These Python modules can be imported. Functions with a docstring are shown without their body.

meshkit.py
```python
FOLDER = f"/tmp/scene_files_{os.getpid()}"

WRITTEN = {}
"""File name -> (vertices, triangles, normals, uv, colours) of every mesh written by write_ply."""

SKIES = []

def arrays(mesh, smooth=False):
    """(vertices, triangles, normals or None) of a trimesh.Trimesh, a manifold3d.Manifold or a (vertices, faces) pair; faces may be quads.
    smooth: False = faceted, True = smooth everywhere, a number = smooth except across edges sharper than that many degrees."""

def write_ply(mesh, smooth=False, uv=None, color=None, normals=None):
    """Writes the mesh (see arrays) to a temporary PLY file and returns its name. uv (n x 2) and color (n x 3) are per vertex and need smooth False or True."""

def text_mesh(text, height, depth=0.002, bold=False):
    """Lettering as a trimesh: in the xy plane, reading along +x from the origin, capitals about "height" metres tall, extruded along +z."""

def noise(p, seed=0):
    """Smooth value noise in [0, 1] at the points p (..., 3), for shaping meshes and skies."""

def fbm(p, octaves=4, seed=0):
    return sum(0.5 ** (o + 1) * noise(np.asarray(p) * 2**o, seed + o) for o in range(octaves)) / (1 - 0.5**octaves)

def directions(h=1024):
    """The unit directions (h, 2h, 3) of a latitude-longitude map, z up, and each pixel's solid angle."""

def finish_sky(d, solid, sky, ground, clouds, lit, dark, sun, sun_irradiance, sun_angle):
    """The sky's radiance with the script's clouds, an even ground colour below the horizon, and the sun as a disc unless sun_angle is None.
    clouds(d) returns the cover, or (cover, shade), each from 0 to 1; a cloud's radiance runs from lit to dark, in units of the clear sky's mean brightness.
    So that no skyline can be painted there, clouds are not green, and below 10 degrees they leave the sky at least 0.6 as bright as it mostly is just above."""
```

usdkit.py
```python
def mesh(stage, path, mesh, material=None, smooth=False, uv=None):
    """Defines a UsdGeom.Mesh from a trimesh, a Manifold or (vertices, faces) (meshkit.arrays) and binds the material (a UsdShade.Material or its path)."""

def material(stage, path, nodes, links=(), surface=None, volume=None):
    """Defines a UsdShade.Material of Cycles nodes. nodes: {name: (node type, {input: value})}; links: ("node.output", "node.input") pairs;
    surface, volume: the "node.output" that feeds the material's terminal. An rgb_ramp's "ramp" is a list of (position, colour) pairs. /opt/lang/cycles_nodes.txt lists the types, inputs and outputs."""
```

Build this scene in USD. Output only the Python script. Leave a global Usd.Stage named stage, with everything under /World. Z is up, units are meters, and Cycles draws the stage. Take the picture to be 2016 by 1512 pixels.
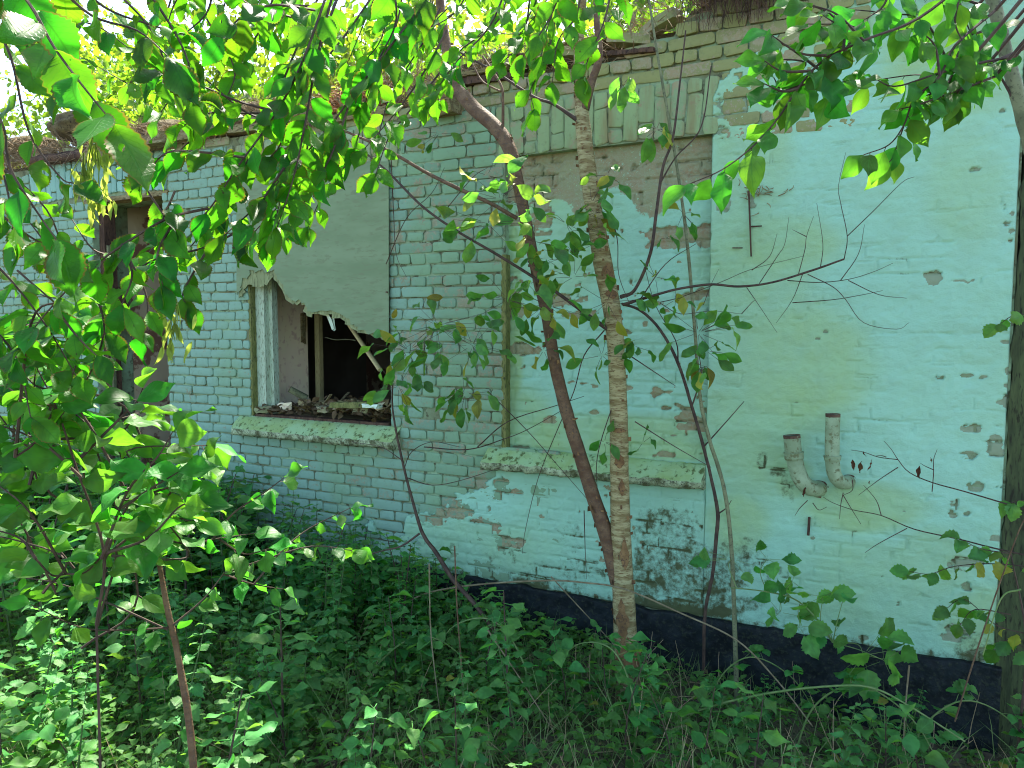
import math, numpy as np, trimesh, usdkit, meshkit
from shapely.geometry import Polygon, box as sbox, Point, LineString
from shapely import contains_xy
from shapely.ops import unary_union
from pxr import Usd, UsdGeom, UsdLux, UsdShade, Gf, Sdf, Vt

stage = Usd.Stage.CreateInMemory()
UsdGeom.SetStageUpAxis(stage, "Z")
UsdGeom.SetStageMetersPerUnit(stage, 1.0)
UsdGeom.Xform.Define(stage, "/World")
UsdGeom.Scope.Define(stage, "/World/Looks")

# ------------------------------------------------------------------ camera, sky, sun, exposure
EXPOSURE, SKY, SUN, SUN_AZ, SUN_EL = 2.2, 0.10, 1.25, (-0.22, 1.0), math.radians(57)
C = np.array([0.0, -4.38, 2.05]); YAW, PITCH, F = math.radians(27.1), math.radians(4.46), 1500.0
FW = np.array([-math.sin(YAW) * math.cos(PITCH), math.cos(YAW) * math.cos(PITCH), -math.sin(PITCH)])
RT = np.array([math.cos(YAW), math.sin(YAW), 0.0]); UP = np.cross(RT, FW)
cam = UsdGeom.Camera.Define(stage, "/World/camera")
m4 = Gf.Matrix4d(*[float(x) for x in (*RT, 0, *UP, 0, *(-FW), 0, *C, 1)])
cam.AddTransformOp().Set(m4)
cam.CreateHorizontalApertureAttr(36.0); cam.CreateVerticalApertureAttr(27.0)
cam.CreateFocalLengthAttr(36.0 * F / 2016)
cam.CreateClippingRangeAttr(Gf.Vec2f(0.05, 2000))
cam.CreateExposureAttr(EXPOSURE)
sv = np.array([SUN_AZ[0], SUN_AZ[1], 0]); sv = sv / np.linalg.norm(sv) * math.cos(SUN_EL); sv[2] = math.sin(SUN_EL)
sun = UsdLux.DistantLight.Define(stage, "/World/sun")
sun.CreateNormalizeAttr(True); sun.CreateIntensityAttr(SUN); sun.CreateAngleAttr(0.53); sun.CreateColorAttr(Gf.Vec3f(1.0, 0.93, 0.80))
sx = np.cross([0, 0, 1.0], sv); sx /= np.linalg.norm(sx); sy = np.cross(sv, sx)
sun.AddTransformOp().Set(Gf.Matrix4d(*[float(x) for x in (*sx, 0, *sy, 0, *sv, 0, 0, 0, 30, 1)]))
dome = UsdLux.DomeLight.Define(stage, "/World/sky")
skym = usdkit.material(stage, "/World/Looks/sky_air", {
    "s": ("sky_texture", {"sky_type": "single_scattering", "sun_disc": False, "sun_elevation": SUN_EL, "sun_rotation": math.atan2(sv[0], sv[1]), "air_density": 1.0, "aerosol_density": 2.0}),
    "b": ("background_shader", {"strength": SKY})}, [("s.color", "b.color")], surface="b.background")
UsdShade.MaterialBindingAPI.Apply(dome.GetPrim()).Bind(skym)
dome.GetPrim().SetCustomDataByKey("kind", "structure")

# ------------------------------------------------------------------ small helpers
def W(px, py, y=0.0):
    d = FW + RT * (px - 1008) / F - UP * (py - 756) / F
    return C + d * ((y - C[1]) / d[1])
def D(px, py, depth):
    return C + (FW + RT * (px - 1008) / F - UP * (py - 756) / F) * depth
def PX(p):
    q = np.asarray(p, float) - C; z = q @ FW
    return 1008 + F * (q @ RT) / z, 756 - F * (q @ UP) / z
def unit(v):
    v = np.asarray(v, float); return v / max(np.linalg.norm(v), 1e-9)
def sstep(a, b, x):
    t = np.clip((x - a) / (b - a), 0, 1); return t * t * (3 - 2 * t)
fbm = meshkit.fbm
_used = {}
def numbered(parent, name):
    k = f"{parent}/{name}"; n = _used.get(k, 0); _used[k] = n + 1
    return k if n == 0 else f"{k}_{n:03d}"
class T:                       # a thing (or a part): path and world position of its base
    def __init__(s, path, base): s.path, s.base = path, np.asarray(base, float)
def tag(prim, label=None, cat=None, group=None, kind=None):
    for k, v in (("label", label), ("category", cat), ("group", group), ("kind", kind)):
        if v: prim.SetCustomDataByKey(k, v)
def thing(name, label, cat, loc=(0, 0, 0), group=None, kind=None):
    p = numbered("/World", name); x = UsdGeom.Xform.Define(stage, p)
    x.AddTranslateOp().Set(Gf.Vec3d(*map(float, loc)))
    tag(x.GetPrim(), label, cat, group, kind); return T(p, loc)
def put(parent, name, mesh, mat, smooth=False, uv=None, wear=None, label=None, kind=None):
    base = parent.base if parent else np.zeros(3)
    p = numbered(parent.path if parent else "/World", name)
    if isinstance(mesh, trimesh.Trimesh): v, f = np.asarray(mesh.vertices), np.asarray(mesh.faces)
    else: v, f = mesh
    if smooth not in (False, True) and (uv is not None or wear is not None): smooth = True
    g = usdkit.mesh(stage, p, (np.asarray(v) - base, f), mat, smooth, uv)
    if wear is not None:
        UsdGeom.PrimvarsAPI(g).CreatePrimvar("wear", Sdf.ValueTypeNames.Float3Array, "vertex").Set(Vt.Vec3fArray.FromNumpy(np.asarray(wear, np.float32)))
    tag(g.GetPrim(), label, None, None, kind); return T(p, base)
def solo(name, mesh, mat, label, cat, smooth=False, uv=None, group=None, kind=None, wear=None):
    t = put(None, name, mesh, mat, smooth, uv, wear); tag(stage.GetPrimAtPath(t.path), label, cat, group, kind); return t
def part(parent, name):
    p = numbered(parent.path, name); UsdGeom.Xform.Define(stage, p); return T(p, parent.base)

class Acc:                     # collects pieces into one mesh (with uv)
    def __init__(s): s.v, s.f, s.u, s.n = [], [], [], 0
    def add(s, v, f, u=None):
        v = np.asarray(v, float); s.v.append(v); s.f.append(np.asarray(f, int) + s.n)
        s.u.append(np.zeros((len(v), 2)) if u is None else u); s.n += len(v)
    def tm(s, m): s.add(m.vertices, m.faces)
    def get(s): return np.vstack(s.v), np.vstack(s.f)
    def uv(s): return np.vstack(s.u)
def smooth_path(pts, rad, n=6):
    pts = np.asarray(pts, float); rad = np.asarray(rad, float)
    if len(pts) < 3: return pts, rad
    P = np.vstack([2 * pts[0] - pts[1], pts, 2 * pts[-1] - pts[-2]]); out, r = [], []
    for i in range(1, len(P) - 2):
        for k in range(n):
            t = k / n; a, b, c, d = P[i - 1], P[i], P[i + 1], P[i + 2]
            out.append(0.5 * (2 * b + (c - a) * t + (2 * a - 5 * b + 4 * c - d) * t * t + (3 * b - a - 3 * c + d) * t ** 3))
            r.append(rad[i - 1] * (1 - t) + rad[i] * t)
    out.append(pts[-1]); r.append(rad[-1])
    return np.array(out), np.array(r)
def tube(pts, rad, sides=6, n=5, bump=0.0, rng=None, cap=True):
    rad = np.atleast_1d(np.asarray(rad, float)); rad = np.interp(np.linspace(0, 1, len(pts)), np.linspace(0, 1, len(rad)), rad) if len(rad) > 1 else np.full(len(pts), rad[0])
    p, r = smooth_path(pts, rad, n)
    t = np.gradient(p, axis=0); t /= np.maximum(np.linalg.norm(t, axis=1, keepdims=True), 1e-9)
    ref = np.array([0.3, 0.9, 0.1]) if abs(t[0] @ [0.3, 0.9, 0.1]) < 0.8 else np.array([1.0, 0, 0])
    V = []
    for i in range(len(p)):
        ref = unit(ref - t[i] * (ref @ t[i])); o = np.cross(t[i], ref)
        a = np.linspace(0, 2 * np.pi, sides, endpoint=False)
        rr = r[i] * (1 + (bump * (rng.random(sides) - 0.5) * 2 if bump else 0))
        V.append(p[i] + (np.outer(np.cos(a) * rr, ref) + np.outer(np.sin(a) * rr, o)))
    V = np.vstack(V); fs = []
    k = np.arange(sides); k2 = (k + 1) % sides
    for i in range(len(p) - 1):
        a, b = i * sides, (i + 1) * sides
        fs += [np.stack([a + k, a + k2, b + k2], 1), np.stack([a + k, b + k2, b + k], 1)]
    n0 = len(V); V = np.vstack([V, p[0], p[-1]])
    if cap:
        fs += [np.stack([np.full(sides, n0), k2, k], 1), np.stack([np.full(sides, n0 + 1), (len(p) - 1) * sides + k, (len(p) - 1) * sides + k2], 1)]
    return V, np.vstack(fs)
def bx(x0, x1, y0, y1, z0, z1):
    m = trimesh.creation.box([x1 - x0, y1 - y0, z1 - z0]); m.apply_translation([(x0 + x1) / 2, (y0 + y1) / 2, (z0 + z1) / 2]); return m
def rough_bar(a, b, w, h, seed, seg=10, amp=0.15, upv=(0, 0, 1)):
    """a weathered timber from a to b: a rectangular section with uneven faces and ragged ends"""
    rg = np.random.default_rng(seed); a, b = np.asarray(a, float), np.asarray(b, float); t = unit(b - a)
    s = unit(np.cross(t, upv)); u = np.cross(s, t); ring = [(-1, -1), (0, -1.03), (1, -1), (1.03, 0), (1, 1), (0, 1.03), (-1, 1), (-1.03, 0)]
    V, fs = [], []
    for i in range(seg + 1):
        c = a + (b - a) * i / seg; k = 1 - amp * rg.random()
        for (p, q) in ring:
            V.append(c + s * p * w / 2 * (k + amp * (rg.random() - .5)) + u * q * h / 2 * (k + amp * (rg.random() - .5)) + (t * (rg.random() - .5) * w * 0.5 if i in (0, seg) else 0))
    for i in range(seg):
        for j in range(8):
            p, q = i * 8 + j, i * 8 + (j + 1) % 8; fs += [(p, q, q + 8), (p, q + 8, p + 8)]
    V += [a, b]
    for j in range(8): fs += [(len(V) - 2, (j + 1) % 8, j), (len(V) - 1, seg * 8 + j, seg * 8 + (j + 1) % 8)]
    return np.array(V), np.array(fs)
def extrude_xz(poly, y0, y1):
    m = trimesh.creation.extrude_polygon(poly, y1 - y0, engine="earcut"); v = m.vertices.copy()
    m.vertices = np.stack([v[:, 0], y1 - v[:, 2], v[:, 1]], 1); return m

# ------------------------------------------------------------------ materials
class G:
    def __init__(s): s.nodes, s.links = {}, []
    def n(s, kind, **inp):
        name = f"k{len(s.nodes)}"; vals = {}
        for k, v in inp.items():
            if isinstance(v, str) and v.startswith("@"): s.links.append((v[1:], f"{name}.{k}"))
            else: vals[k] = v
        s.nodes[name] = (kind, vals); return "@" + name
    def math(s, op, a, b=0.5, c=0.0): return s.n("math", math_type=op, value1=a, value2=b, value3=c) + ".value"
    def noise(s, scale, detail=4, rough=0.55, vec=None, dist=0.0):
        return s.n("noise_texture", vector=vec or s.pos(), scale=scale, detail=detail, roughness=rough, distortion=dist) + ".fac"
    def pos(s): return s.n("geometry") + ".position"
    def obj(s): return s.n("texture_coordinate") + ".object"
    def step(s, v, a, b, lo=0.0, hi=1.0): return s.n("map_range", range_type="smoothstep", value=v, from_min=a, from_max=b, to_min=lo, to_max=hi) + ".result"
    def mix(s, f, a, b, t="mix"): return s.n("mix", mix_type=t, fac=f, color1=a, color2=b) + ".color"
    def bump(s, h, strength=0.5, dist=0.01): return s.n("bump", height=h, strength=strength, distance=dist) + ".normal"
    def out(s, name, surf): return usdkit.material(stage, f"/World/Looks/{name}", s.nodes, s.links, surface=surf[1:])
def pbsdf(g, color, rough=0.85, normal=None, spec=0.3):
    k = dict(base_color=color, roughness=rough, specular_ior_level=spec)
    if normal: k["normal"] = normal
    return g.n("principled_bsdf", **k) + ".BSDF"

MINT, MINTG = (0.295, 0.565, 0.425), (0.27, 0.475, 0.265)
def m_wall():
    g = G(); w = g.n("attribute", attribute="wear") + ".color"; sp = g.n("separate_color", color=w)
    big = g.step(g.noise(1.3, 3), 0.35, 0.68); fine = g.noise(60, 5, 0.7); med = g.noise(9, 5, 0.6)
    pnt = g.mix(g.math("multiply", big, 0.35), MINT, MINTG)
    pnt = g.mix(g.math("multiply", sp + ".g", 0.85), pnt, (0.29, 0.45, 0.19))
    pnt = g.mix(g.step(med, 0.35, 0.75, 0, 0.25), pnt, (0.25, 0.43, 0.33))
    bare = g.mix(g.step(med, 0.4, 0.62), (0.26, 0.265, 0.145), (0.28, 0.22, 0.125))
    bare = g.mix(g.step(fine, 0.4, 0.7), bare, (0.27, 0.315, 0.20))
    gx = g.n("separate_xyz", vector=g.pos()) + ".x"; bare = g.mix(g.step(gx, -1.02, -0.98), bare, g.mix(med, (0.19, 0.25, 0.15), (0.27, 0.35, 0.24)))
    edge = g.step(g.math("add", sp + ".r", g.math("multiply", g.math("subtract", fine, 0.5), 0.9)), 0.42, 0.58)
    c = g.mix(edge, pnt, bare)
    dirt = g.step(g.math("add", sp + ".b", g.math("multiply", g.math("subtract", g.noise(28, 6, 0.75), 0.5), 1.3)), 0.35, 0.85)
    c = g.mix(dirt, c, g.mix(g.noise(5), (0.05, 0.06, 0.035), (0.10, 0.13, 0.05)))
    h = g.math("add", g.math("multiply", fine, 0.5), g.math("multiply", g.noise(140, 3), 0.3))
    return g.out("limewash", pbsdf(g, c, 0.9, g.bump(h, 0.9, 0.009), 0.15))
def m_brick(name, p0, flake, bare_a, bare_b, dirt=0.35, streak=False):
    g = G(); rnd = g.n("object_info") + ".random"; isl = g.n("geometry") + ".random_per_island"
    r = g.math("fraction", g.math("add", rnd, isl))
    med, fine = g.noise(7, 5, 0.65), g.noise(48, 6, 0.7)
    gx = g.n("separate_xyz", vector=g.pos()) + ".x"
    pnt = g.mix(g.step(g.math("add", g.noise(1.5, 3), g.step(gx, -3.6, -2.3, -.1, .28)), 0.35, 0.7, 0, 0.75), p0, tuple(np.array(p0) * (0.88, 0.88, 0.60)))
    pnt = g.mix(g.math("multiply", r, 0.6), pnt, tuple(np.array(p0) * 0.66))
    bare = g.mix(r, bare_a, bare_b); bare = g.mix(g.step(fine, 0.45, 0.7), bare, (0.28, 0.30, 0.20))
    k = g.math("add", g.math("multiply", med, 0.6), g.math("multiply", fine, 0.4))
    c = g.mix(g.step(g.math("add", k, g.math("multiply", g.math("subtract", r, 0.5), 0.13)), flake, flake + 0.05), pnt, bare)
    c = g.mix(g.step(g.noise(22, 6, 0.75), 0.5, 0.8, 0, dirt), c, (0.10, 0.11, 0.06))
    if streak: c = g.mix(g.step(g.noise(1.0, 4, 0.6, g.n("mapping", vector=g.pos(), scale=(7.0, 7.0, 1.1)) + ".vector"), 0.47, 0.66, 0, 0.75), c, (0.22, 0.19, 0.09))
    h = g.math("add", g.math("multiply", fine, 0.6), g.math("multiply", g.noise(120, 3), 0.3))
    return g.out(name, pbsdf(g, c, 0.9, g.bump(h, 0.7, 0.006), 0.2))
def m_noisy(name, a, b, scale=8, rough=0.85, bump=0.5, dist=0.01, stretch=None, c3=None, spec=0.3, obj=False, lo=0.35, hi=0.65):
    if name in ("plywood", "plywood_core", "old_pipe", "mortar", "sill_paint", "grey_bark", "rotten_wood", "roof_soil", "pale_wood", "algae_wood", "torn_plastic"): a, b, c3 = (tuple(np.array(q) * (0.84, 1.03, 0.84)) if q else q for q in (a, b, c3))  # green cast of leaf-filtered daylight, multiplied into these neutral colours
    g = G(); v = g.obj() if obj else g.pos()
    if stretch: v = g.n("mapping", vector=v, scale=stretch) + ".vector"
    n1, n2 = g.noise(scale, 6, 0.65, v), g.noise(scale * 5.3, 4, 0.6, v)
    c = g.mix(g.step(n1, lo, hi), a, b)
    if c3: c = g.mix(g.step(n2, 0.52, 0.66), c, c3)
    h = g.math("add", n1, g.math("multiply", n2, 0.5))
    return g.out(name, pbsdf(g, c, rough, g.bump(h, bump, dist), spec))
def m_leaf(name, base, trans, veins=9, rough=0.42, spec=0.45, tf=0.5, var=0.35, yellow=None, spots=0.0):
    g = G(); rnd = g.n("object_info") + ".random"; isl = g.n("geometry") + ".random_per_island"
    r = g.math("fraction", g.math("add", rnd, isl))
    r2 = g.math("fraction", g.math("multiply", r, 7.31))
    sp = g.n("separate_xyz", vector=g.n("texture_coordinate") + ".UV")
    x = g.math("absolute", g.math("multiply_add", sp + ".x", 2.0, -1.0))
    q = g.math("fraction", g.math("subtract", g.math("multiply", sp + ".y", float(veins)), g.math("multiply", x, 2.6)))
    vein = g.math("maximum", g.step(q, 0.0, 0.16, 1, 0), g.step(x, 0.0, 0.09, 1, 0))
    val = g.math("multiply_add", r, var * 2, 1 - var)
    hue = g.math("multiply_add", r2, 0.05, 0.47)
    blot = g.step(g.noise(18, 3), 0.35, 0.7, 0.75, 1.2)
    def tone(c):
        col = g.n("hsv", hue=hue, saturation=1.0, value=g.math("multiply", val, blot), fac=1.0, color=c) + ".color"
        if yellow: col = g.mix(g.step(r2, 0.86, 0.93), col, yellow)
        return col
    cb = g.mix(g.math("multiply", vein, 0.4), tone(base), tuple(min(1, c * 1.9) for c in base))
    ct = g.mix(g.math("multiply", vein, 0.55), tone(trans), tuple(c * 0.55 for c in trans))
    if spots:
        s = g.step(g.noise(70, 2), 0.70, 0.74, 0, spots); cb = g.mix(s, cb, (0.07, 0.04, 0.02)); ct = g.mix(s, ct, (0.06, 0.03, 0.01))
    if spots:
        rim = g.step(g.math("add", x, g.math("multiply", g.noise(25, 3), 0.5)), 1.12, 1.22, 0, 0.8); cb = g.mix(rim, cb, (0.14, 0.10, 0.02)); ct = g.mix(rim, ct, (0.22, 0.14, 0.02))
    nb = g.bump(g.math("subtract", q, g.math("multiply", vein, 0.6)), 0.5, 0.002)
    a = pbsdf(g, cb, rough, nb, spec); t = g.n("translucent_bsdf" if False else "diffuse_bsdf", color=ct)
    return g, a, ct, tf
def leaf_mat(name, *a, **k):
    g, ps, ct, tf = m_leaf(name, *a, **k)
    tr = g.n("translucent_bsdf", color=ct) + ".BSDF"
    m = g.n("mix_closure", fac=tf, closure1=ps, closure2=tr) + ".closure"
    if k.get("spots"): m = g.n("mix_closure", fac=g.step(g.noise(38, 1), 0.735, 0.745), closure1=m, closure2=g.n("transparent_bsdf", color=(1, 1, 1)) + ".BSDF") + ".closure"
    return g.out(name, m)

M = {}
M["wall"] = m_wall()
M["brick"] = m_brick("painted_brick", (0.215, 0.37, 0.275), 0.542, (0.21, 0.17, 0.10), (0.23, 0.24, 0.15), 0.5)
M["brick_top"] = m_brick("worn_brick", (0.27, 0.30, 0.155), 0.50, (0.30, 0.22, 0.13), (0.28, 0.26, 0.15), 0.6)
M["arch"] = m_brick("arch_brick", (0.28, 0.40, 0.245), 0.525, (0.25, 0.215, 0.115), (0.30, 0.28, 0.16), 0.6, True)
M["arch_blue"] = m_brick("arch_brick_blue", (0.25, 0.47, 0.40), 0.64, (0.28, 0.22, 0.14), (0.30, 0.27, 0.18), 0.4)
M["mortar"] = m_noisy("mortar", (0.17, 0.155, 0.10), (0.30, 0.38, 0.28), 3, 0.95, 0.8, 0.01, c3=(0.10, 0.09, 0.06))
M["tar"] = m_noisy("tar", (0.003, 0.006, 0.007), (0.010, 0.017, 0.019), 9, 0.6, 0.9, 0.015, c3=(0.024, 0.032, 0.022), spec=0.22)
M["sill"] = m_noisy("sill_paint", (0.42, 0.54, 0.34), (0.36, 0.43, 0.19), 5, 0.9, 0.7, 0.01, c3=(0.13, 0.15, 0.06))
M["sill_edge"] = m_noisy("sill_moss", (0.08, 0.09, 0.035), (0.40, 0.50, 0.30), 16, 0.95, 0.9, 0.015, c3=(0.05, 0.05, 0.03))
M["ply"] = m_noisy("plywood", (0.18, 0.215, 0.14), (0.22, 0.255, 0.175), 2.0, 0.85, 0.12, 0.002, stretch=(1.2, 1, 4), c3=(0.185, 0.20, 0.135))
M["ply_core"] = m_noisy("plywood_core", (0.20, 0.19, 0.11), (0.30, 0.29, 0.17), 6, 0.9, 0.6, 0.006, stretch=(4, 1, 0.6), c3=(0.10, 0.10, 0.05))
M["jamb"] = m_noisy("jamb_paint", (0.42, 0.56, 0.40), (0.38, 0.48, 0.34), 6, 0.8, 0.8, 0.008, stretch=(5, 5, 0.7), c3=(0.10, 0.10, 0.05))
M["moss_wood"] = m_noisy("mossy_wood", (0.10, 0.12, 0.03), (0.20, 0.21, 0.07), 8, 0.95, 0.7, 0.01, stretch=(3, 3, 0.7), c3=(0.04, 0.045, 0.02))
M["plaster_in"] = m_noisy("inner_plaster", (0.82, 0.70, 0.50), (0.84, 0.77, 0.50), 3, 0.95, 0.5, 0.005, c3=(0.66, 0.50, 0.36))
M["plaster_peel"] = m_noisy("peeling_plaster", (0.22, 0.12, 0.075), (0.50, 0.42, 0.27), 2.3, 0.95, 0.7, 0.01, lo=0.43, hi=0.47)
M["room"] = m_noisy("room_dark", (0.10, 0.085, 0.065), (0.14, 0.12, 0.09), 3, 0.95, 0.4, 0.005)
M["new_wood"] = m_noisy("pale_wood", (0.42, 0.30, 0.17), (0.50, 0.37, 0.21), 5, 0.8, 0.3, 0.004, stretch=(8, 8, 0.8), c3=(0.28, 0.18, 0.09))
M["rot"] = m_noisy("rotten_wood", (0.20, 0.12, 0.065), (0.33, 0.25, 0.15), 5, 0.95, 0.9, 0.012, stretch=(0.8, 6, 6), c3=(0.06, 0.035, 0.02))
M["dark_wood"] = m_noisy("dark_wood", (0.05, 0.03, 0.02), (0.11, 0.065, 0.04), 7, 0.9, 0.7, 0.008, stretch=(3, 3, 0.7), c3=(0.02, 0.012, 0.01))
M["post"] = m_noisy("algae_wood", (0.035, 0.04, 0.022), (0.075, 0.085, 0.04), 6, 0.95, 0.9, 0.012, stretch=(3, 3, 0.5), c3=(0.02, 0.018, 0.012))
M["soil"] = m_noisy("roof_soil", (0.09, 0.06, 0.035), (0.17, 0.12, 0.07), 9, 1.0, 1.0, 0.02, c3=(0.04, 0.026, 0.017))
M["ground"] = m_noisy("woodland_soil", (0.075, 0.06, 0.04), (0.15, 0.125, 0.08), 7, 1.0, 1.0, 0.02, c3=(0.035, 0.05, 0.018))
M["pipe"] = m_noisy("old_pipe", (0.22, 0.25, 0.17), (0.34, 0.38, 0.29), 7, 0.8, 0.5, 0.005, c3=(0.15, 0.14, 0.08))
M["pipe_end"] = m_noisy("rusty_rim", (0.06, 0.035, 0.022), (0.12, 0.08, 0.05), 20, 0.85, 0.5, 0.004)
M["white"] = m_noisy("torn_plastic", (0.55, 0.58, 0.55), (0.7, 0.72, 0.7), 15, 0.5, 0.3, 0.004)
M["birch"] = m_noisy("pale_bark", (0.19, 0.15, 0.06), (0.36, 0.33, 0.165), 6.0, 0.85, 1.0, 0.012, stretch=(1.0, 1.0, 5), c3=(0.13, 0.075, 0.03), lo=.38, hi=.6)
M["peel"] = m_noisy("peeled_bark", (0.12, 0.065, 0.025), (0.22, 0.135, 0.055), 14, 0.85, 0.8, 0.006, c3=(0.07, 0.04, 0.025))
M["redbark"] = m_noisy("red_bark", (0.085, 0.045, 0.022), (0.15, 0.095, 0.05), 7, 0.75, 0.9, 0.008, stretch=(2, 2, 3), c3=(0.075, 0.05, 0.035))
M["greybark"] = m_noisy("grey_bark", (0.12, 0.115, 0.07), (0.21, 0.19, 0.12), 14, 0.8, 0.5, 0.004, c3=(0.09, 0.075, 0.05))
M["twig"] = m_noisy("dark_twig", (0.035, 0.022, 0.016), (0.075, 0.05, 0.034), 20, 0.7, 0.4, 0.003)
M["stem"] = m_noisy("green_stem", (0.10, 0.19, 0.05), (0.17, 0.24, 0.08), 20, 0.6, 0.3, 0.003)
M["roof_straw"] = m_noisy("roof_straw", (0.17, 0.115, 0.065), (0.34, 0.26, 0.15), 9, 0.85, 0.3, 0.003)
M["cane"] = m_noisy("cane_bark", (0.13, 0.105, 0.055), (0.22, 0.19, 0.11), 15, 0.8, 0.3, 0.003)
M["weed_stem"] = m_noisy("weed_stem", (0.04, 0.09, 0.025), (0.08, 0.12, 0.04), 20, 0.7, 0.3, 0.003)
M["straw"] = m_noisy("straw", (0.30, 0.22, 0.12), (0.45, 0.36, 0.21), 25, 0.8, 0.3, 0.003)
M["orange_straw"] = m_noisy("rust_straw", (0.35, 0.12, 0.04), (0.5, 0.22, 0.09), 25, 0.8, 0.3, 0.003)
M["elm"] = leaf_mat("elm_leaf", (0.018, 0.095, 0.012), (0.085, 0.42, 0.008), 11, 0.48, 0.33, tf=0.52, spots=0.8)
M["dogwood"] = leaf_mat("dogwood_leaf", (0.045, 0.18, 0.03), (0.11, 0.46, 0.02), 4, 0.48, 0.35, tf=0.52)
M["tree_leaf"] = leaf_mat("small_leaf", (0.055, 0.20, 0.045), (0.19, 0.52, 0.04), 6, 0.45, 0.4, yellow=(0.34, 0.36, 0.04))
M["yellow_leaf"] = leaf_mat("yellow_leaf", (0.30, 0.32, 0.05), (0.42, 0.42, 0.04), 6, 0.5, 0.3)
M["nettle"] = leaf_mat("nettle_leaf", (0.085, 0.29, 0.08), (0.15, 0.48, 0.05), 7, 0.52, 0.34)
M["herb"] = leaf_mat("herb_leaf", (0.085, 0.29, 0.07), (0.16, 0.50, 0.045), 5, 0.52, 0.34)
M["crown"] = leaf_mat("crown_leaf", (0.06, 0.17, 0.02), (0.24, 0.46, 0.02), 5, 0.5, 0.4, yellow=(0.40, 0.38, 0.05))
M["seed"] = leaf_mat("seed_wing", (0.20, 0.36, 0.08), (0.40, 0.6, 0.08), 3, 0.5, 0.3)
M["brown_leaf"] = leaf_mat("dry_leaf", (0.15, 0.075, 0.035), (0.20, 0.10, 0.04), 6, 0.7, 0.2, tf=0.3)
M["litter"] = leaf_mat("fallen_leaf", (0.24, 0.19, 0.09), (0.2, 0.16, 0.06), 6, 0.7, 0.2, tf=0.2)

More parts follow.
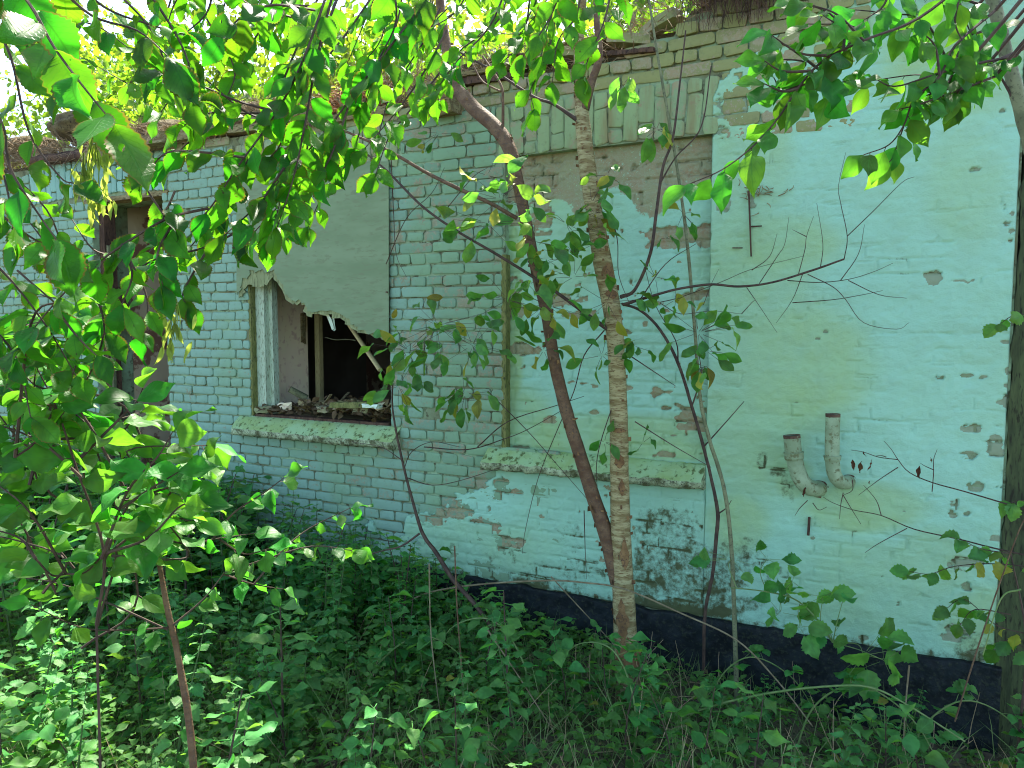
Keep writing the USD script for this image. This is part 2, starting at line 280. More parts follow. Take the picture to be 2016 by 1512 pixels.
# ------------------------------------------------------------------ leaves
def leaf_local(kind, rng, rows=None):
    """unit leaf: stalk end at 0, tip at y = 1; returns vertices, triangles, uv"""
    K = {"elm": (0.31, 26, 0.055, 0.46), "dogwood": (0.32, 9, 0.0, 0.47), "oval": (0.27, 8, 0.0, 0.55), "nettle": (0.30, 14, 0.11, 0.33), "bramble": (0.40, 12, 0.10, 0.42), "willow": (0.10, 6, 0.0, 0.45), "simple": (0.30, 3, 0.0, 0.45)}
    w0, n, ser, peak = K[kind]; n = rows or n
    t = np.linspace(0, 1, n + 1)
    a = math.log(0.5) / math.log(peak); wd = w0 * np.sin(np.pi * t ** a) ** (0.85 if kind not in ('elm', 'dogwood') else 0.98)
    wd = wd * (1 - 0.4 * sstep(0.62, 0.95, t)) if kind in ('elm', 'nettle', 'dogwood') else wd
    asym = 0.06 if kind == "elm" else 0.0
    z = np.where(np.arange(n + 1) % 2 == 0, 1 + ser, 1 - ser)
    fold, curl, roll, wav = rng.uniform(0.05, 0.6), rng.uniform(-0.2, 0.75), rng.uniform(-0.2, 0.2), rng.uniform(0.01, 0.08)
    if kind in ("oval", "dogwood"): wav *= 1.3
    V, U = [], []
    for i in range(n + 1):
        zz = -curl * t[i] ** 2 * 0.6; cx = roll * t[i] ** 2
        for s in (-1, 0, 1):
            ww = wd[i] * z[i] * (1 + asym * s)
            V.append((cx + s * ww, t[i] + (0.04 * ser * 10 * (i % 2 == 0) * 0.2 if s else 0), zz + abs(s) * ww * fold + (wav * math.sin(9 * t[i] + s * 2.0 + curl * 9) if s else 0)))
            U.append((0.5 + 0.5 * s, t[i]))
    f = []
    for i in range(n):
        b = i * 3
        for k in (0, 1): f += [(b + k, b + k + 1, b + k + 4), (b + k, b + k + 4, b + k + 3)]
    f = [x for x in f]
    V = np.array(V); tw, cup = rng.normal(0, 0.5), rng.normal(0, 0.35); a = tw * V[:, 1]; x, z = V[:, 0].copy(), V[:, 2] + cup * V[:, 0] ** 2 * 2
    V[:, 0], V[:, 2] = x * np.cos(a) - z * np.sin(a), x * np.sin(a) + z * np.cos(a)
    return V, np.array(f), np.array(U)
def place_leaf(kind, rng, pos, direc, normal, size, rows=None, width=1.0):
    v, f, u = leaf_local(kind, rng, rows); d = unit(direc); n = unit(normal - d * (np.dot(normal, d)) + 1e-6); s = np.cross(d, n)
    v = v * size; return np.asarray(pos) + np.outer(v[:, 0] * width, s) + np.outer(v[:, 1], d) + np.outer(v[:, 2], n), f, u
def rdir(rng): return unit(rng.normal(size=3))

_simple = [leaf_local("simple", np.random.default_rng(900 + i)) for i in range(48)]
_SV, _SF, _SU = np.array([q[0] for q in _simple]), _simple[0][1], _simple[0][2]
class Batch:                   # many small leaves placed at once
    def __init__(s): s.p, s.d, s.n, s.z = [], [], [], []
    def add(s, p, d, n, z): s.p.append(p); s.d.append(d); s.n.append(n); s.z.append(z)
    def get(s, seed=1):
        p, d, n, z = (np.array(q, float) for q in (s.p, s.d, s.n, s.z))
        d /= np.maximum(np.linalg.norm(d, axis=1, keepdims=True), 1e-9); n = n - d * (n * d).sum(1, keepdims=True) + 1e-6; n /= np.linalg.norm(n, axis=1, keepdims=True); t = np.cross(d, n)
        L = _SV[np.random.default_rng(seed).integers(0, len(_SV), len(p))] * z[:, None, None]
        V = p[:, None] + L[..., :1] * t[:, None] + L[..., 1:2] * d[:, None] + L[..., 2:] * n[:, None]; k = _SV.shape[1]
        s.u = np.tile(_SU, (len(p), 1)); return V.reshape(-1, 3), (_SF[None] + (np.arange(len(p)) * k)[:, None, None]).reshape(-1, 3)
    def uv(s): return s.u
class Foliage:
    """twigs in one mesh per name, the largest leaves as parts, the rest joined as one part"""
    def __init__(s, th, leafmat, twigmat, seed, kind, limit=300):
        s.th, s.lm, s.tm, s.rng, s.kind, s.limit = th, leafmat, twigmat, np.random.default_rng(seed), kind, limit
        s.tw = Acc(); s.leaves = []
    def twig(s, pts, r0, r1, sides=5):
        s.tw.add(*tube(pts, np.linspace(r0, r1, len(pts)), sides, 5))
    def leaf(s, pos, d, n, size, mat=None, kind=None, rows=None):
        s.leaves.append((size / max(np.dot(pos - C, FW), 0.3), *place_leaf(kind or s.kind, s.rng, pos, d, n, size, rows), mat or s.lm))
    def spray(s, pts, spacing, size, r0=0.003, r1=0.0012, droop=0.5, spread=0.9, face=0.5, start=0.1, jitter=0.3, stalk=0.25, mat=None):
        """a twig with alternate leaves along it"""
        rng = s.rng; p, _ = smooth_path(pts, np.zeros(len(pts)), 8); s.twig(pts, r0, r1)
        L = np.concatenate([[0], np.cumsum(np.linalg.norm(np.diff(p, axis=0), axis=1))]); k = 0; a = L[-1] * start
        while a < L[-1]:
            i = min(np.searchsorted(L, a), len(p) - 1); t = unit(p[i] - p[max(i - 1, 0)]); side = unit(np.cross(t, (0, 0, 1.0)) if abs(t[2]) < 0.9 else RT) * (1 if k % 2 else -1)
            d = unit(t * 0.45 + side * spread * rng.uniform(.5, 1.2) + np.array([0, 0, -droop]) * rng.uniform(0.4, 1.4) + rdir(rng) * jitter)
            n = unit(np.array([0, 0, 0.75]) * (1 - face) - FW * face * rng.uniform(.3, 1.2) + rdir(rng) * 0.4)
            sz = size * rng.uniform(0.7, 1.2); st = p[i] + d * sz * stalk * 0.5
            s.tw.add(*tube([p[i], st], [r1, r1 * 0.7], 3, 1)); s.leaf(st, d, n, sz, mat); a += spacing * rng.uniform(0.7, 1.3); k += 1
        t = unit(p[-1] - p[-3]); s.leaf(p[-1], t + np.array([0, 0, -droop * 0.5]), unit(np.array([0, 0, 0.6]) - FW * face), size, mat)
    def done(s, twig_name="twig"):
        if s.tw.n: put(s.th, "twigs", s.tw.get(), s.tm, 50, kind="stuff")
        s.leaves.sort(key=lambda q: -q[0]); rest = {}
        for i, (_, v, f, u, m) in enumerate(s.leaves):
            if i < s.limit: put(s.th, "leaf", (v, f), m, True, u)
            else: rest.setdefault(str(m.GetPath()), (Acc(), m))[0].add(v, f, u)
        for a, m in rest.values(): put(s.th, "leaves", a.get(), m, True, a.uv(), kind="stuff")

# ------------------------------------------------------------------ ground
def gz(x, y):
    x, y = np.asarray(x, float), np.asarray(y, float)
    near = np.exp(-((x + 2) ** 2 + (y + 2) ** 2) / 120.0)
    return (fbm(np.stack([x * 0.9, y * 0.9, 0 * x], -1), 4, 3) - 0.5) * 0.18 + 0.02 * np.clip(-x - 2, 0, 6) * near + 0.10 * sstep(-1.0, -3.0, y) * near - 0.04
_gx, _gy = np.arange(-9, 2.01, .05), np.arange(-4.5, .51, .05)
_gg = gz(*np.meshgrid(_gx, _gy, indexing="ij"))
def gz1(x, y): return float(_gg[min(max(int(round((x + 9) / .05)), 0), len(_gx) - 1), min(max(int(round((y + 4.5) / .05)), 0), len(_gy) - 1)])
def ground_sheet():
    a = np.linspace(-1, 1, 281); g = np.sinh(a * 5.2) / math.sinh(5.2) * 420
    X, Y = np.meshgrid(g - 2.5, g - 1.6); n = len(a)
    Z = gz(X, Y) + (fbm(np.stack([X * 9, Y * 9, 0 * X], -1), 3, 8) - 0.5) * 0.05
    v = np.stack([X, Y, Z], -1).reshape(-1, 3); i = np.arange(n * n).reshape(n, n)
    a_, b_, c_, d_ = (i[:-1, :-1].ravel(), i[:-1, 1:].ravel(), i[1:, 1:].ravel(), i[1:, :-1].ravel())
    return v, np.vstack([np.stack([a_, b_, c_], 1), np.stack([a_, c_, d_], 1)])
t = put(None, "ground", ground_sheet(), M["ground"], True); tag(stage.GetPrimAtPath(t.path), None, None, None, "structure")

# ------------------------------------------------------------------ the ruined house
house = thing("ruined_house", "derelict whitewashed brick house with boarded window, empty doorway and black tarred base", "house", (-3.5, 0, 0))
front = part(house, "front_wall")
UC, CH = 0.475, 0.0755                                   # right corner of the wall, brick course
DOOR, WIN, NICHE = (-6.42, -5.50, 0.0, 3.12), (-4.55, -3.21, 1.33, 3.12), (-2.30, -0.985, 1.22, 3.115)
def ztop(u): return np.interp(u, [-10, -2.80, -2.79, -1.40, -1.39, -1.16, -1.15, -0.9, -0.89, 1], [3.50, 3.52, 3.60, 3.62, 3.70, 3.70, 3.80, 3.80, 3.98, 4.02])
uu = np.linspace(-9.6, UC, 120)
outline = Polygon([(-9.6, -0.4), (UC, -0.4)] + [(float(u), float(ztop(u)) - 0.02) for u in uu[::-1]])
hole = unary_union([sbox(DOOR[0], -0.5, DOOR[1], DOOR[3]), sbox(WIN[0], WIN[2], WIN[1], WIN[3]), sbox(NICHE[0], NICHE[2], NICHE[1], NICHE[3])])
put(front, "wall_core", extrude_xz(outline.difference(hole), 0.012, 0.36), M["mortar"])

rb = np.random.default_rng(11)
def brick_mesh(u0, u1, z0, z1, yf, rot=0.0, jit=0.004):
    c = min(0.012, (u1 - u0) * 0.2)
    o = np.array([(u0 + c, z0), (u1 - c, z0), (u1, z0 + c), (u1, z1 - c), (u1 - c, z1), (u0 + c, z1), (u0, z1 - c), (u0, z0 + c)]) + rb.normal(0, jit, (8, 2)) * 0.7
    ctr = np.array([(u0 + u1) / 2, (z0 + z1) / 2]); ins = o + (ctr - o) / np.maximum(np.abs(ctr - o), 0.01) * rb.uniform(0.003, 0.012, (8, 1))
    tilt = rb.normal(0, 0.012, 2)
    if rot:
        R = np.array([[math.cos(rot), -math.sin(rot)], [math.sin(rot), math.cos(rot)]]); o = (o - ctr) @ R.T + ctr; ins = (ins - ctr) @ R.T + ctr
    def ring(p, y): return np.stack([p[:, 0], y + (p - ctr) @ tilt * (y < 0.01) + rb.normal(0, 0.0008, len(p)), p[:, 1]], 1)
    v = np.vstack([ring(o, 0.02), ring(o, yf + 0.005), ring(ins, yf), [(ctr[0], yf - rb.uniform(0, 0.002), ctr[1])]])
    k = np.arange(8); k2 = (k + 1) % 8; f = []
    for a in (0, 8): f += [np.stack([a + k, a + k2, a + 8 + k2], 1), np.stack([a + k, a + 8 + k2, a + 8 + k], 1)]
    f.append(np.stack([16 + k, 16 + k2, np.full(8, 24)], 1))
    return v, np.vstack(f)
def course_allowed(z):
    iv = [(-9.6, NICHE[0] - 0.005 if z > 1.22 else -1.9)]
    if z > 3.43: iv = [(-9.6, -0.20)]
    elif z > 3.10: iv = [(-9.6, -2.36), (-0.94, -0.25)]
    cuts = []
    if z < 3.12: cuts.append((DOOR[0], DOOR[1]))
    if 3.12 <= z < 3.50: cuts.append((-7.30, -5.42))
    if WIN[2] < z < WIN[3]: cuts.append((WIN[0], WIN[1]))
    if 3.12 <= z < 3.43: cuts.append((-4.74, -3.10))
    for a, b in cuts:
        nw = []
        for p, q in iv:
            if b <= p or a >= q: nw.append((p, q)); continue
            if a > p: nw.append((p, a))
            if b < q: nw.append((b, q))
        iv = nw
    return iv
bricks = []
for k in range(48):
    z0 = 0.345 + k * CH; zm = z0 + CH / 2
    if zm > 4.0: break
    for p, q in course_allowed(zm):
        pitch = 0.265 if k % 2 else 0.1325; off = (0.066 if k % 2 else 0.0) + rb.uniform(-0.015, 0.015)
        e = [p]; s = math.ceil((p - off) / pitch) * pitch + off
        while s < q - 0.03:
            if s > p + 0.04: e.append(s + rb.normal(0, 0.006))
            s += pitch if rb.random() > 0.06 or pitch < 0.2 else pitch / 2
        e.append(q)
        for a, b in zip(e[:-1], e[1:]):
            if b - a < 0.035 or zm + 0.02 > ztop((a + b) / 2) - 0.01: continue
            if rb.random() < 0.012 and a > -5.4: continue                       # a brick that fell out
            topz = zm > 3.43; yf = -rb.uniform(-0.003, 0.004) - (0.012 if topz and zm > 3.5 else 0)
            g = rb.uniform(0.0035, 0.006)
            bricks.append(((a + b) / 2, zm, brick_mesh(a + g, b - g, z0 + g * 1.1, z0 + CH - g * 1.1, yf), M["brick_top"] if topz or (zm > 3.1 and a > -1) else M["brick"]))
def seen(b):
    x, y = PX((b[0], 0, b[1])); d = math.hypot(b[0], 4.38)
    hid = (x < 0) + (y < -10) + (x < 330) * 1.0 + (x < 620 and y < 520 and x > 300 and 0) + (b[1] < 0.75) * (1.2 + (b[0] < -3)) + (-3.3 < b[0] < -2.55 and b[1] > 9)
    return d + hid * 4
bricks.sort(key=seen); rest = {}
for i, (u, z, me, mt) in enumerate(bricks):
    if i < 300: put(front, "brick", me, mt, 40)
    else: rest.setdefault(str(mt.GetPath()), (Acc(), mt))[0].add(*me)
for a, mt in rest.values(): put(front, "bricks", a.get(), mt, 40, kind="stuff")

def soldier(name, u0, u1, z0, z1, wide, fan, mat, skip=(), split=0.72, out=0.004, lift=0.0):
    arch = part(front, name); n = round((u1 - u0) / wide); w = (u1 - u0) / n
    for i in range(n):
        a = u0 + i * w; tt = (a + w / 2 - (u0 + u1) / 2) / (u1 - u0); zz = lift * (1 - 4 * tt * tt)
        cut = z0 + (z1 - z0) * ((split if i % 2 else 1 - split) + rb.normal(0, 0.03))
        g = 0.003 + rb.uniform(0, 0.003)
        for j, (p, q) in enumerate(((z0, cut), (cut, z1))):
            if (i, j) in skip: continue
            put(arch, "arch_brick", brick_mesh(a + g, a + w - g, p + zz + 0.003 + rb.uniform(0, 0.006), q + zz - 0.003, -out - rb.uniform(0, 0.007), -tt * fan + rb.normal(0, .012), 0.005), mat, 40)
    return arch
soldier("door_arch", -7.28, -5.43, 3.15, 3.475, 0.077, 0.25, M["arch_blue"], {(9, 0), (10, 0), (2, 0)}, lift=0.03)
soldier("window_arch", -4.73, -3.11, 3.125, 3.43, 0.079, 0.25, M["arch"])
soldier("niche_arch", -2.35, -0.95, 3.115, 3.43, 0.096, 0.18, M["arch"], out=-0.004)

# the limewashed faces: relief sheets whose flaked patches, algae and cracks are part of the surface
def ell(px, py, items, grow=1.0):
    o = np.zeros_like(px)
    for (x, y, a, b, s) in items: o = np.maximum(o, s * sstep(1.25, 0.6, np.sqrt(((px - x) / (a * grow)) ** 2 + ((py - y) / (b * grow)) ** 2)))
    return o
BARE = [(1838, 545, 20, 16, 1), (1910, 842, 26, 13, 1), (1905, 897, 22, 10, .9), (1920, 958, 22, 16, .9), (1900, 1005, 14, 12, .7), (1885, 1250, 42, 22, 1), (1930, 1290, 45, 18, .9), (1850, 742, 12, 5, .9), (1925, 742, 22, 6, .8), (1990, 760, 20, 60, .6), (1985, 420, 14, 60, .5), (1424, 402, 14, 24, 1), (1440, 205, 46, 30, .95), (1420, 262, 26, 16, .9), (1500, 232, 18, 14, .7), (1480, 420, 8, 40, .5), (1880, 1000, 16, 26, .6), (1960, 880, 20, 26, .7), (1750, 1262, 20, 8, .8), (1700, 1255, 14, 6, .7), (1610, 667, 8, 5, .8), (1625, 655, 5, 7, .8), (1600, 1060, 6, 4, .5), (1965, 960, 16, 50, .55), (1900, 1110, 50, 18, .5), (1780, 1010, 10, 6, .6), (1768, 1190, 7, 6, .7), (1740, 1137, 8, 5, .6),
        (1320, 462, 52, 14, 1), (1385, 460, 18, 20, 1), (1310, 480, 34, 10, .9), (1365, 318, 36, 20, .85), (1250, 320, 60, 14, .6), (1050, 330, 50, 26, .55), (1290, 340, 40, 16, .5), (1010, 610, 26, 16, .9), (1020, 690, 26, 12, .8), (1000, 560, 20, 20, .5), (1100, 590, 40, 10, .6), (1040, 400, 40, 60, .45), (1320, 350, 16, 10, .7),
        (960, 920, 12, 14, .9), (905, 1000, 22, 18, .8), (1000, 975, 26, 10, .7), (860, 1010, 26, 20, .7), (985, 950, 14, 9, .8), (920, 960, 30, 12, .5), (990, 1070, 18, 12, .8), (1020, 1068, 12, 9, .8), (950, 1040, 26, 16, .5)]
ALGA = [(1480, 560, 120, 170, .55), (1560, 720, 150, 130, .8), (1480, 850, 110, 120, .7), (1530, 480, 120, 60, .7), (1700, 1000, 120, 50, .85), (1560, 940, 40, 40, .8), (1450, 1030, 60, 60, .7), (1700, 1150, 160, 90, .45), (1890, 120, 160, 110, .75), (1620, 60, 120, 60, .6), (1900, 360, 80, 110, .35), (1830, 1110, 80, 70, .5), (1180, 860, 260, 40, .8), (1000, 640, 20, 240, .9), (1050, 300, 90, 120, .8), (1100, 450, 110, 140, .45), (1020, 830, 60, 60, .8), (1200, 890, 250, 30, .9), (880, 1080, 200, 60, .4), (1940, 1230, 80, 70, .7), (1480, 300, 80, 160, .5)]
DIRT = [(1310, 1050, 75, 60, .52), (1370, 1130, 110, 60, .62), (1270, 1130, 50, 60, .6), (1430, 1110, 60, 50, .5), (1480, 1090, 40, 40, .45), (1150, 1125, 70, 30, .45), (1120, 1060, 30, 40, .35), (1400, 1190, 120, 22, .6), (1050, 1130, 40, 30, .4), (1000, 1105, 60, 30, .35), (1525, 1160, 30, 60, .35), (1920, 1270, 40, 30, .5), (1500, 905, 12, 22, .5), (1530, 930, 18, 12, .55), (1545, 955, 10, 30, .5), (1560, 975, 8, 20, .45)]
def sheet(parent, name, u0, u1, z0, z1, step, y, keep=None, faint=1.0, seed=0, label=None, k0=0.345, bare_extra=0.0, skirt=0.03):
    nu, nz = int((u1 - u0) / step) + 1, int((z1 - z0) / step) + 1
    U, Z = np.meshgrid(np.linspace(u0, u1, nu), np.linspace(z0, z1, nz))
    p3 = np.stack([U * 1.0, Z, 0 * U], -1); px, py = PX(np.stack([U, 0 * U, Z], -1))
    row = np.floor((Z - k0) / CH).astype(int); odd = row % 2
    fz = (Z - k0) / CH - row; pitch = np.where(odd, 0.265, 0.1325)
    wob = (fbm(p3 * 6, 2, 5) - 0.5) * 0.03; fu = (U + wob - np.where(odd, 0.066, 0.0)) / pitch; col = np.floor(fu); fu = fu - col
    du = np.minimum(fu, 1 - fu) * pitch; dz = np.minimum(fz, 1 - fz) * CH + (fbm(p3 * 14, 2, 6) - 0.5) * 0.004
    d = np.minimum(du, dz); hsh = np.modf(np.abs(np.sin(row * 12.9898 + col * 78.233 + seed) * 43758.5453))[0]
    strength = faint * (0.25 + 0.75 * sstep(0.38, 0.62, fbm(p3 * 2.1, 3, 21 + seed)))
    H = -sstep(0.016, 0.002, d) * 0.0045 * strength + (hsh - 0.5) * 0.0035 * faint * strength
    H += (fbm(p3 * 3.0, 3, 31 + seed) - 0.5) * 0.012 + (fbm(p3 * 34, 3, 41 + seed) - 0.5) * 0.007 + (fbm(p3 * np.array([7, 13, 1]), 3, 43 + seed) - 0.5) * 0.012
    n1 = fbm(p3 * 16, 4, 51 + seed); n2 = fbm(p3 * 5, 3, 61 + seed)
    eb = ell(px, py, BARE, 1.25 if seed > 1 else 0.92); bare = np.clip(sstep(0.30, 0.62, eb * 0.85 + ((fbm(p3 * np.array([24, 40, 1]), 4, 52) - 0.5) * 1.3 + (hsh - 0.5) * 0.7) * (eb > 0.02)) * (eb > 0.02), 0, 1)
    bare = np.maximum(bare, sstep(0.795, 0.83, fbm(p3 * 17, 3, 71 + seed)) * 0.9 * (seed != 1) + sstep(0.80, 0.83, fbm(p3 * np.array([9, 15, 1]), 3, 71 + seed)) * (seed == 1) * (0.35 + sstep(1840, 1960, px)) )
    if bare_extra: bare = np.maximum(bare, sstep(0.66 - bare_extra, 0.70 - bare_extra, fbm(p3 * np.array([4, 9, 1]), 4, 81 + seed)))
    fl = sstep(0.42, 0.55, bare)
    jm = sstep(0.013, 0.003, d); H -= fl * (0.006 + jm * 0.007 - (hsh - 0.5) * 0.004); lip = sstep(0.30, 0.42, bare) * (1 - fl); H += lip * 0.004
    wv = (fbm(p3 * np.array([9, 5, 1]), 3, 95 + seed) - 0.5) * 0.05; lift = sstep(0.0055, 0.0, np.abs(np.minimum(dz, du * 1.2) - 0.004 + wv * 0.25)) * sstep(0.585, 0.66, fbm(p3 * np.array([6, 11, 1]), 4, 91 + seed))     # paint lifting along the joints
    H -= lift * 0.006
    alg = np.clip(ell(px, py, ALGA, 1.1) * (0.55 + 0.9 * n2), 0, 1)
    bare = np.clip(np.maximum(bare, (seed == 3) * sstep(0.40, 0.60, fbm(p3 * np.array([5, 4, 1]), 4, 57) * 0.75 + 0.55 * sstep(2.35, 3.1, Z) - 0.18) * 0.62), 0, 1)
    dirt = np.clip(ell(px, py, DIRT, 1.1) + 0.55 * sstep(0.10, 0.0, Z - 0.34) + lift * 0.40 + fl * jm * 0.30 + fl * (hsh > 0.72) * 0.16 + 0.22 * sstep(0.6, 0.75, n1), 0, 1)
    if keep is None: kp = np.ones((nz - 1, nu - 1), bool)
    else: kp = keep((U[:-1, :-1] + step / 2), (Z[:-1, :-1] + step / 2))
    V = np.stack([U, y - H, Z], -1).reshape(-1, 3); idx = np.arange(nu * nz).reshape(nz, nu)
    a, b, c, e = idx[:-1, :-1][kp], idx[:-1, 1:][kp], idx[1:, 1:][kp], idx[1:, :-1][kp]
    f = np.vstack([np.stack([a, b, c], 1), np.stack([a, c, e], 1)])
    q = np.stack([np.stack([a, b], 1), np.stack([b, c], 1), np.stack([c, e], 1), np.stack([e, a], 1)]).reshape(-1, 2)
    key = np.sort(q, 1); _, inv, cnt = np.unique(key[:, 0] * np.int64(nu * nz) + key[:, 1], return_inverse=True, return_counts=True)
    bd = q[cnt[inv] == 1]; n0 = len(V); VB = V.copy(); VB[:, 1] = y + skirt
    f = np.vstack([f, np.stack([bd[:, 1], bd[:, 0], bd[:, 0] + n0], 1), np.stack([bd[:, 1], bd[:, 0] + n0, bd[:, 1] + n0], 1)])
    V = np.vstack([V, VB]); wr = np.stack([bare, alg, dirt], -1).reshape(-1, 3); wr = np.vstack([wr, wr])
    used, inv2 = np.unique(f, return_inverse=True)
    return put(parent, name, (V[used], inv2.reshape(-1, 3)), M["wall"], True, wear=wr[used], label=label)
def edge_noise(u, z, s, sc=9): return fbm(np.stack([u * sc, z * sc, 0 * u], -1), 4, s) - 0.5
def keep_right(u, z):
    px, py = PX(np.stack([u, 0 * u, z], -1)); n = edge_noise(u, z, 101)
    lim = np.interp(px, [1380, 1420, 1480, 1560, 1620, 1760, 2100], [262, 150, 120, 60, 20, -80, -400]) + n * 110
    return (py > lim) & (z < ztop(u) - 0.03)
sheet(front, "limewash", -0.985, UC - 0.012, 0.34, 3.95, 0.0062, 0.0, keep_right, 0.3, 1, "thick pale limewash over brick")
def keep_low(u, z):
    n = edge_noise(u, z, 103, 5); m = edge_noise(u, z, 104, 16)
    return u > np.interp(z, [0.34, 0.6, 0.8, 0.95, 1.1, 1.25], [-3.5, -3.2, -2.75, -2.62, -2.42, -2.40]) + n * 0.7 + m * 0.3
sheet(front, "limewash", -3.9, -0.9855, 0.34, 1.222, 0.0066, -0.006, keep_low, 0.75, 2, "flaking limewash below the blocked window")
niche = part(house, "blocked_window")
sheet(niche, "limewash", NICHE[0] - 0.01, NICHE[1] + 0.002, NICHE[2] - 0.02, NICHE[3] + 0.01, 0.0066, 0.062, None, 1.3, 3, "brick infill under flaking limewash", bare_extra=-0.045)
put(niche, "infill", bx(NICHE[0] - 0.01, NICHE[1] + 0.01, 0.085, 0.355, NICHE[2] - 0.02, NICHE[3] + 0.01), M["mortar"])
put(front, "reveal", rough_bar((NICHE[0] - 0.004, 0.034, NICHE[2] + 0.02), (NICHE[0] - 0.004, 0.034, 2.5), 0.035, 0.066, 5, 30, 0.05, (0, 1, 0)), M["moss_wood"], 50, label="olive edge strip of the blocked window, coloured as the shadow of its recess")  # dark olive strip: shadow of the recess edge put into colour

# tarred plinth
def plinth():
    U, S = np.meshgrid(np.linspace(-9.6, UC + 0.02, 1000), np.linspace(0, 1, 48))
    Z = -0.4 + (0.345 + 0.4) * np.clip(S / 0.93, 0, 1); yb = -0.036 + 0.036 * np.clip((S - 0.93) / 0.07, 0, 1)
    p = np.stack([U, Z, 0 * U], -1); edge = (fbm(np.stack([U * 7, 0 * U, 0 * U], -1), 3, 7) - 0.5) * 0.035
    Z = Z + edge * sstep(0.7, 0.93, S); H = (fbm(p * 11, 4, 13) - 0.5) * 0.03 + (fbm(p * 38, 3, 14) - 0.5) * 0.014
    V = np.stack([U, yb - H * (S < 0.97), Z], -1).reshape(-1, 3); n, m = U.shape; i = np.arange(n * m).reshape(n, m)
    a, b, c, d = i[:-1, :-1].ravel(), i[:-1, 1:].ravel(), i[1:, 1:].ravel(), i[1:, :-1].ravel()
    keep = ~((V[a, 0] > DOOR[0]) & (V[a, 0] < DOOR[1]))
    return V, np.vstack([np.stack([a, b, c], 1)[keep], np.stack([a, c, d], 1)[keep]])
put(house, "plinth", plinth(), M["tar"], True, label="black tarred base course")

def sill(name, u0, u1, ztp, zf, yf, h, seed, label):
    """a sloping plastered sill: top falls from the wall to a crumbling front edge"""
    nu = 150; U = np.linspace(u0, u1, nu); V, fs = [], []
    prof = [(0.05, ztp + 0.004), (0.0, ztp), (yf * 0.4, ztp + (zf - ztp) * 0.4), (yf * 0.8, ztp + (zf - ztp) * 0.8), (yf * 0.97, zf), (yf, zf - h * 0.15), (yf * 0.99, zf - h * 0.5), (yf * 0.93, zf - h * 0.85), (yf * 0.6, zf - h * 1.02), (0.0, zf - h * 1.15), (0.05, zf - h * 1.15)]
    for k, (y, z) in enumerate(prof):
        p = np.stack([U * 7, np.full(nu, z * 7), np.full(nu, y * 7 + seed)], -1); n = fbm(p, 4, seed) - 0.5; n2 = fbm(p * 4, 3, seed + 1) - 0.5
        am = 0.02 if 0 < k < 4 else (0.05 if k < 10 else 0)
        V.append(np.stack([U + (n * 0.05 * ((np.arange(nu) < 3) | (np.arange(nu) > nu - 4))), y + n * am * (k > 1) + n2 * am * 0.4 * (k > 1), z + n2 * am * 0.5 + n * am * 0.3], -1))
    V = np.vstack(V); K = len(prof); top = []
    edge = []
    for k in range(K - 1):
        a = k * nu + np.arange(nu - 1); q = np.vstack([np.stack([a, a + nu, a + nu + 1], 1), np.stack([a, a + nu + 1, a + 1], 1)])
        (top if k < 4 else edge).append(q)
    caps = [(0 * nu, k * nu, (k + 1) * nu) for k in range(1, K - 1)] + [(nu - 1, (k + 1) * nu + nu - 1, k * nu + nu - 1) for k in range(1, K - 1)]
    s = part(house, name); tag(stage.GetPrimAtPath(s.path), label)
    put(s, "sill_top", (V, np.vstack(top)), M["sill"], 60); put(s, "sill_edge", (V, np.vstack(edge + [np.array(caps)])), M["sill_edge"], 60)
sill("window_sill", -4.68, -3.13, 1.325, 1.235, -0.10, 0.055, 3, "broken plaster sill under the boarded window")
sill("window_sill", -2.42, -0.99, 1.235, 1.155, -0.085, 0.05, 9, "mossy sill under the blocked window")

# boarded window
win = part(house, "window"); tag(stage.GetPrimAtPath(win.path), "boarded window with a hole broken through the board")
def poly_px(pts, y): return Polygon([(W(a, b, y)[0], W(a, b, y)[2]) for a, b in pts])
bp = [(466, 322), (766, 318), (766, 640), (766, 667), (752, 664), (738, 655), (722, 652), (705, 650), (694, 640), (690, 632), (678, 622), (655, 612), (630, 612), (606, 613), (600, 596), (588, 590), (576, 592), (566, 580), (561, 573), (556, 558), (546, 548), (541, 530), (528, 536), (512, 533), (492, 532), (489, 545), (477, 556), (474, 572), (467, 580)]
rj = np.random.default_rng(4)
def ragged(pts, amp=2.2, n=4, frm=3):
    out = []
    for i, (a, b) in enumerate(zip(pts, pts[1:] + pts[:1])):
        k = n if frm <= i < len(pts) - 1 else 1
        for j in range(k): out.append((a[0] + (b[0] - a[0]) * j / k + (rj.normal(0, amp) if j else 0), a[1] + (b[1] - a[1]) * j / k + (rj.normal(0, amp) if j else 0)))
    return out
put(win, "board", extrude_xz(poly_px(ragged(bp), -0.02).buffer(0), -0.026, -0.019), M["ply"], label="grey plywood board with a broken lower edge")
bp2 = [(470, 330), (762, 330), (762, 668), (752, 669), (738, 664), (718, 656), (703, 655), (690, 645), (680, 633), (655, 619), (630, 618), (604, 622), (594, 600), (578, 600), (560, 580), (548, 560), (536, 545), (524, 566), (520, 564), (496, 564), (488, 556), (480, 570), (476, 584), (470, 586)]
put(win, "board_core", extrude_xz(poly_px(ragged(bp2, 2.8), -0.016).buffer(0), -0.0175, -0.009), M["ply_core"], label="splintered inner layers of the board")
put(win, "nail", trimesh.creation.cylinder(0.006, 0.02, sections=8, transform=trimesh.transformations.translation_matrix(W(762, 575, -0.03)) @ trimesh.transformations.rotation_matrix(math.pi / 2, (1, 0, 0))), M["pipe_end"])
put(win, "frame", rough_bar((-4.50, 0.10, 1.36), (-4.50, 0.10, 3.10), 0.10, 0.075, 21, 30, 0.06, (0, 1, 0)), M["jamb"], 50, label="window frame with peeling mint paint")
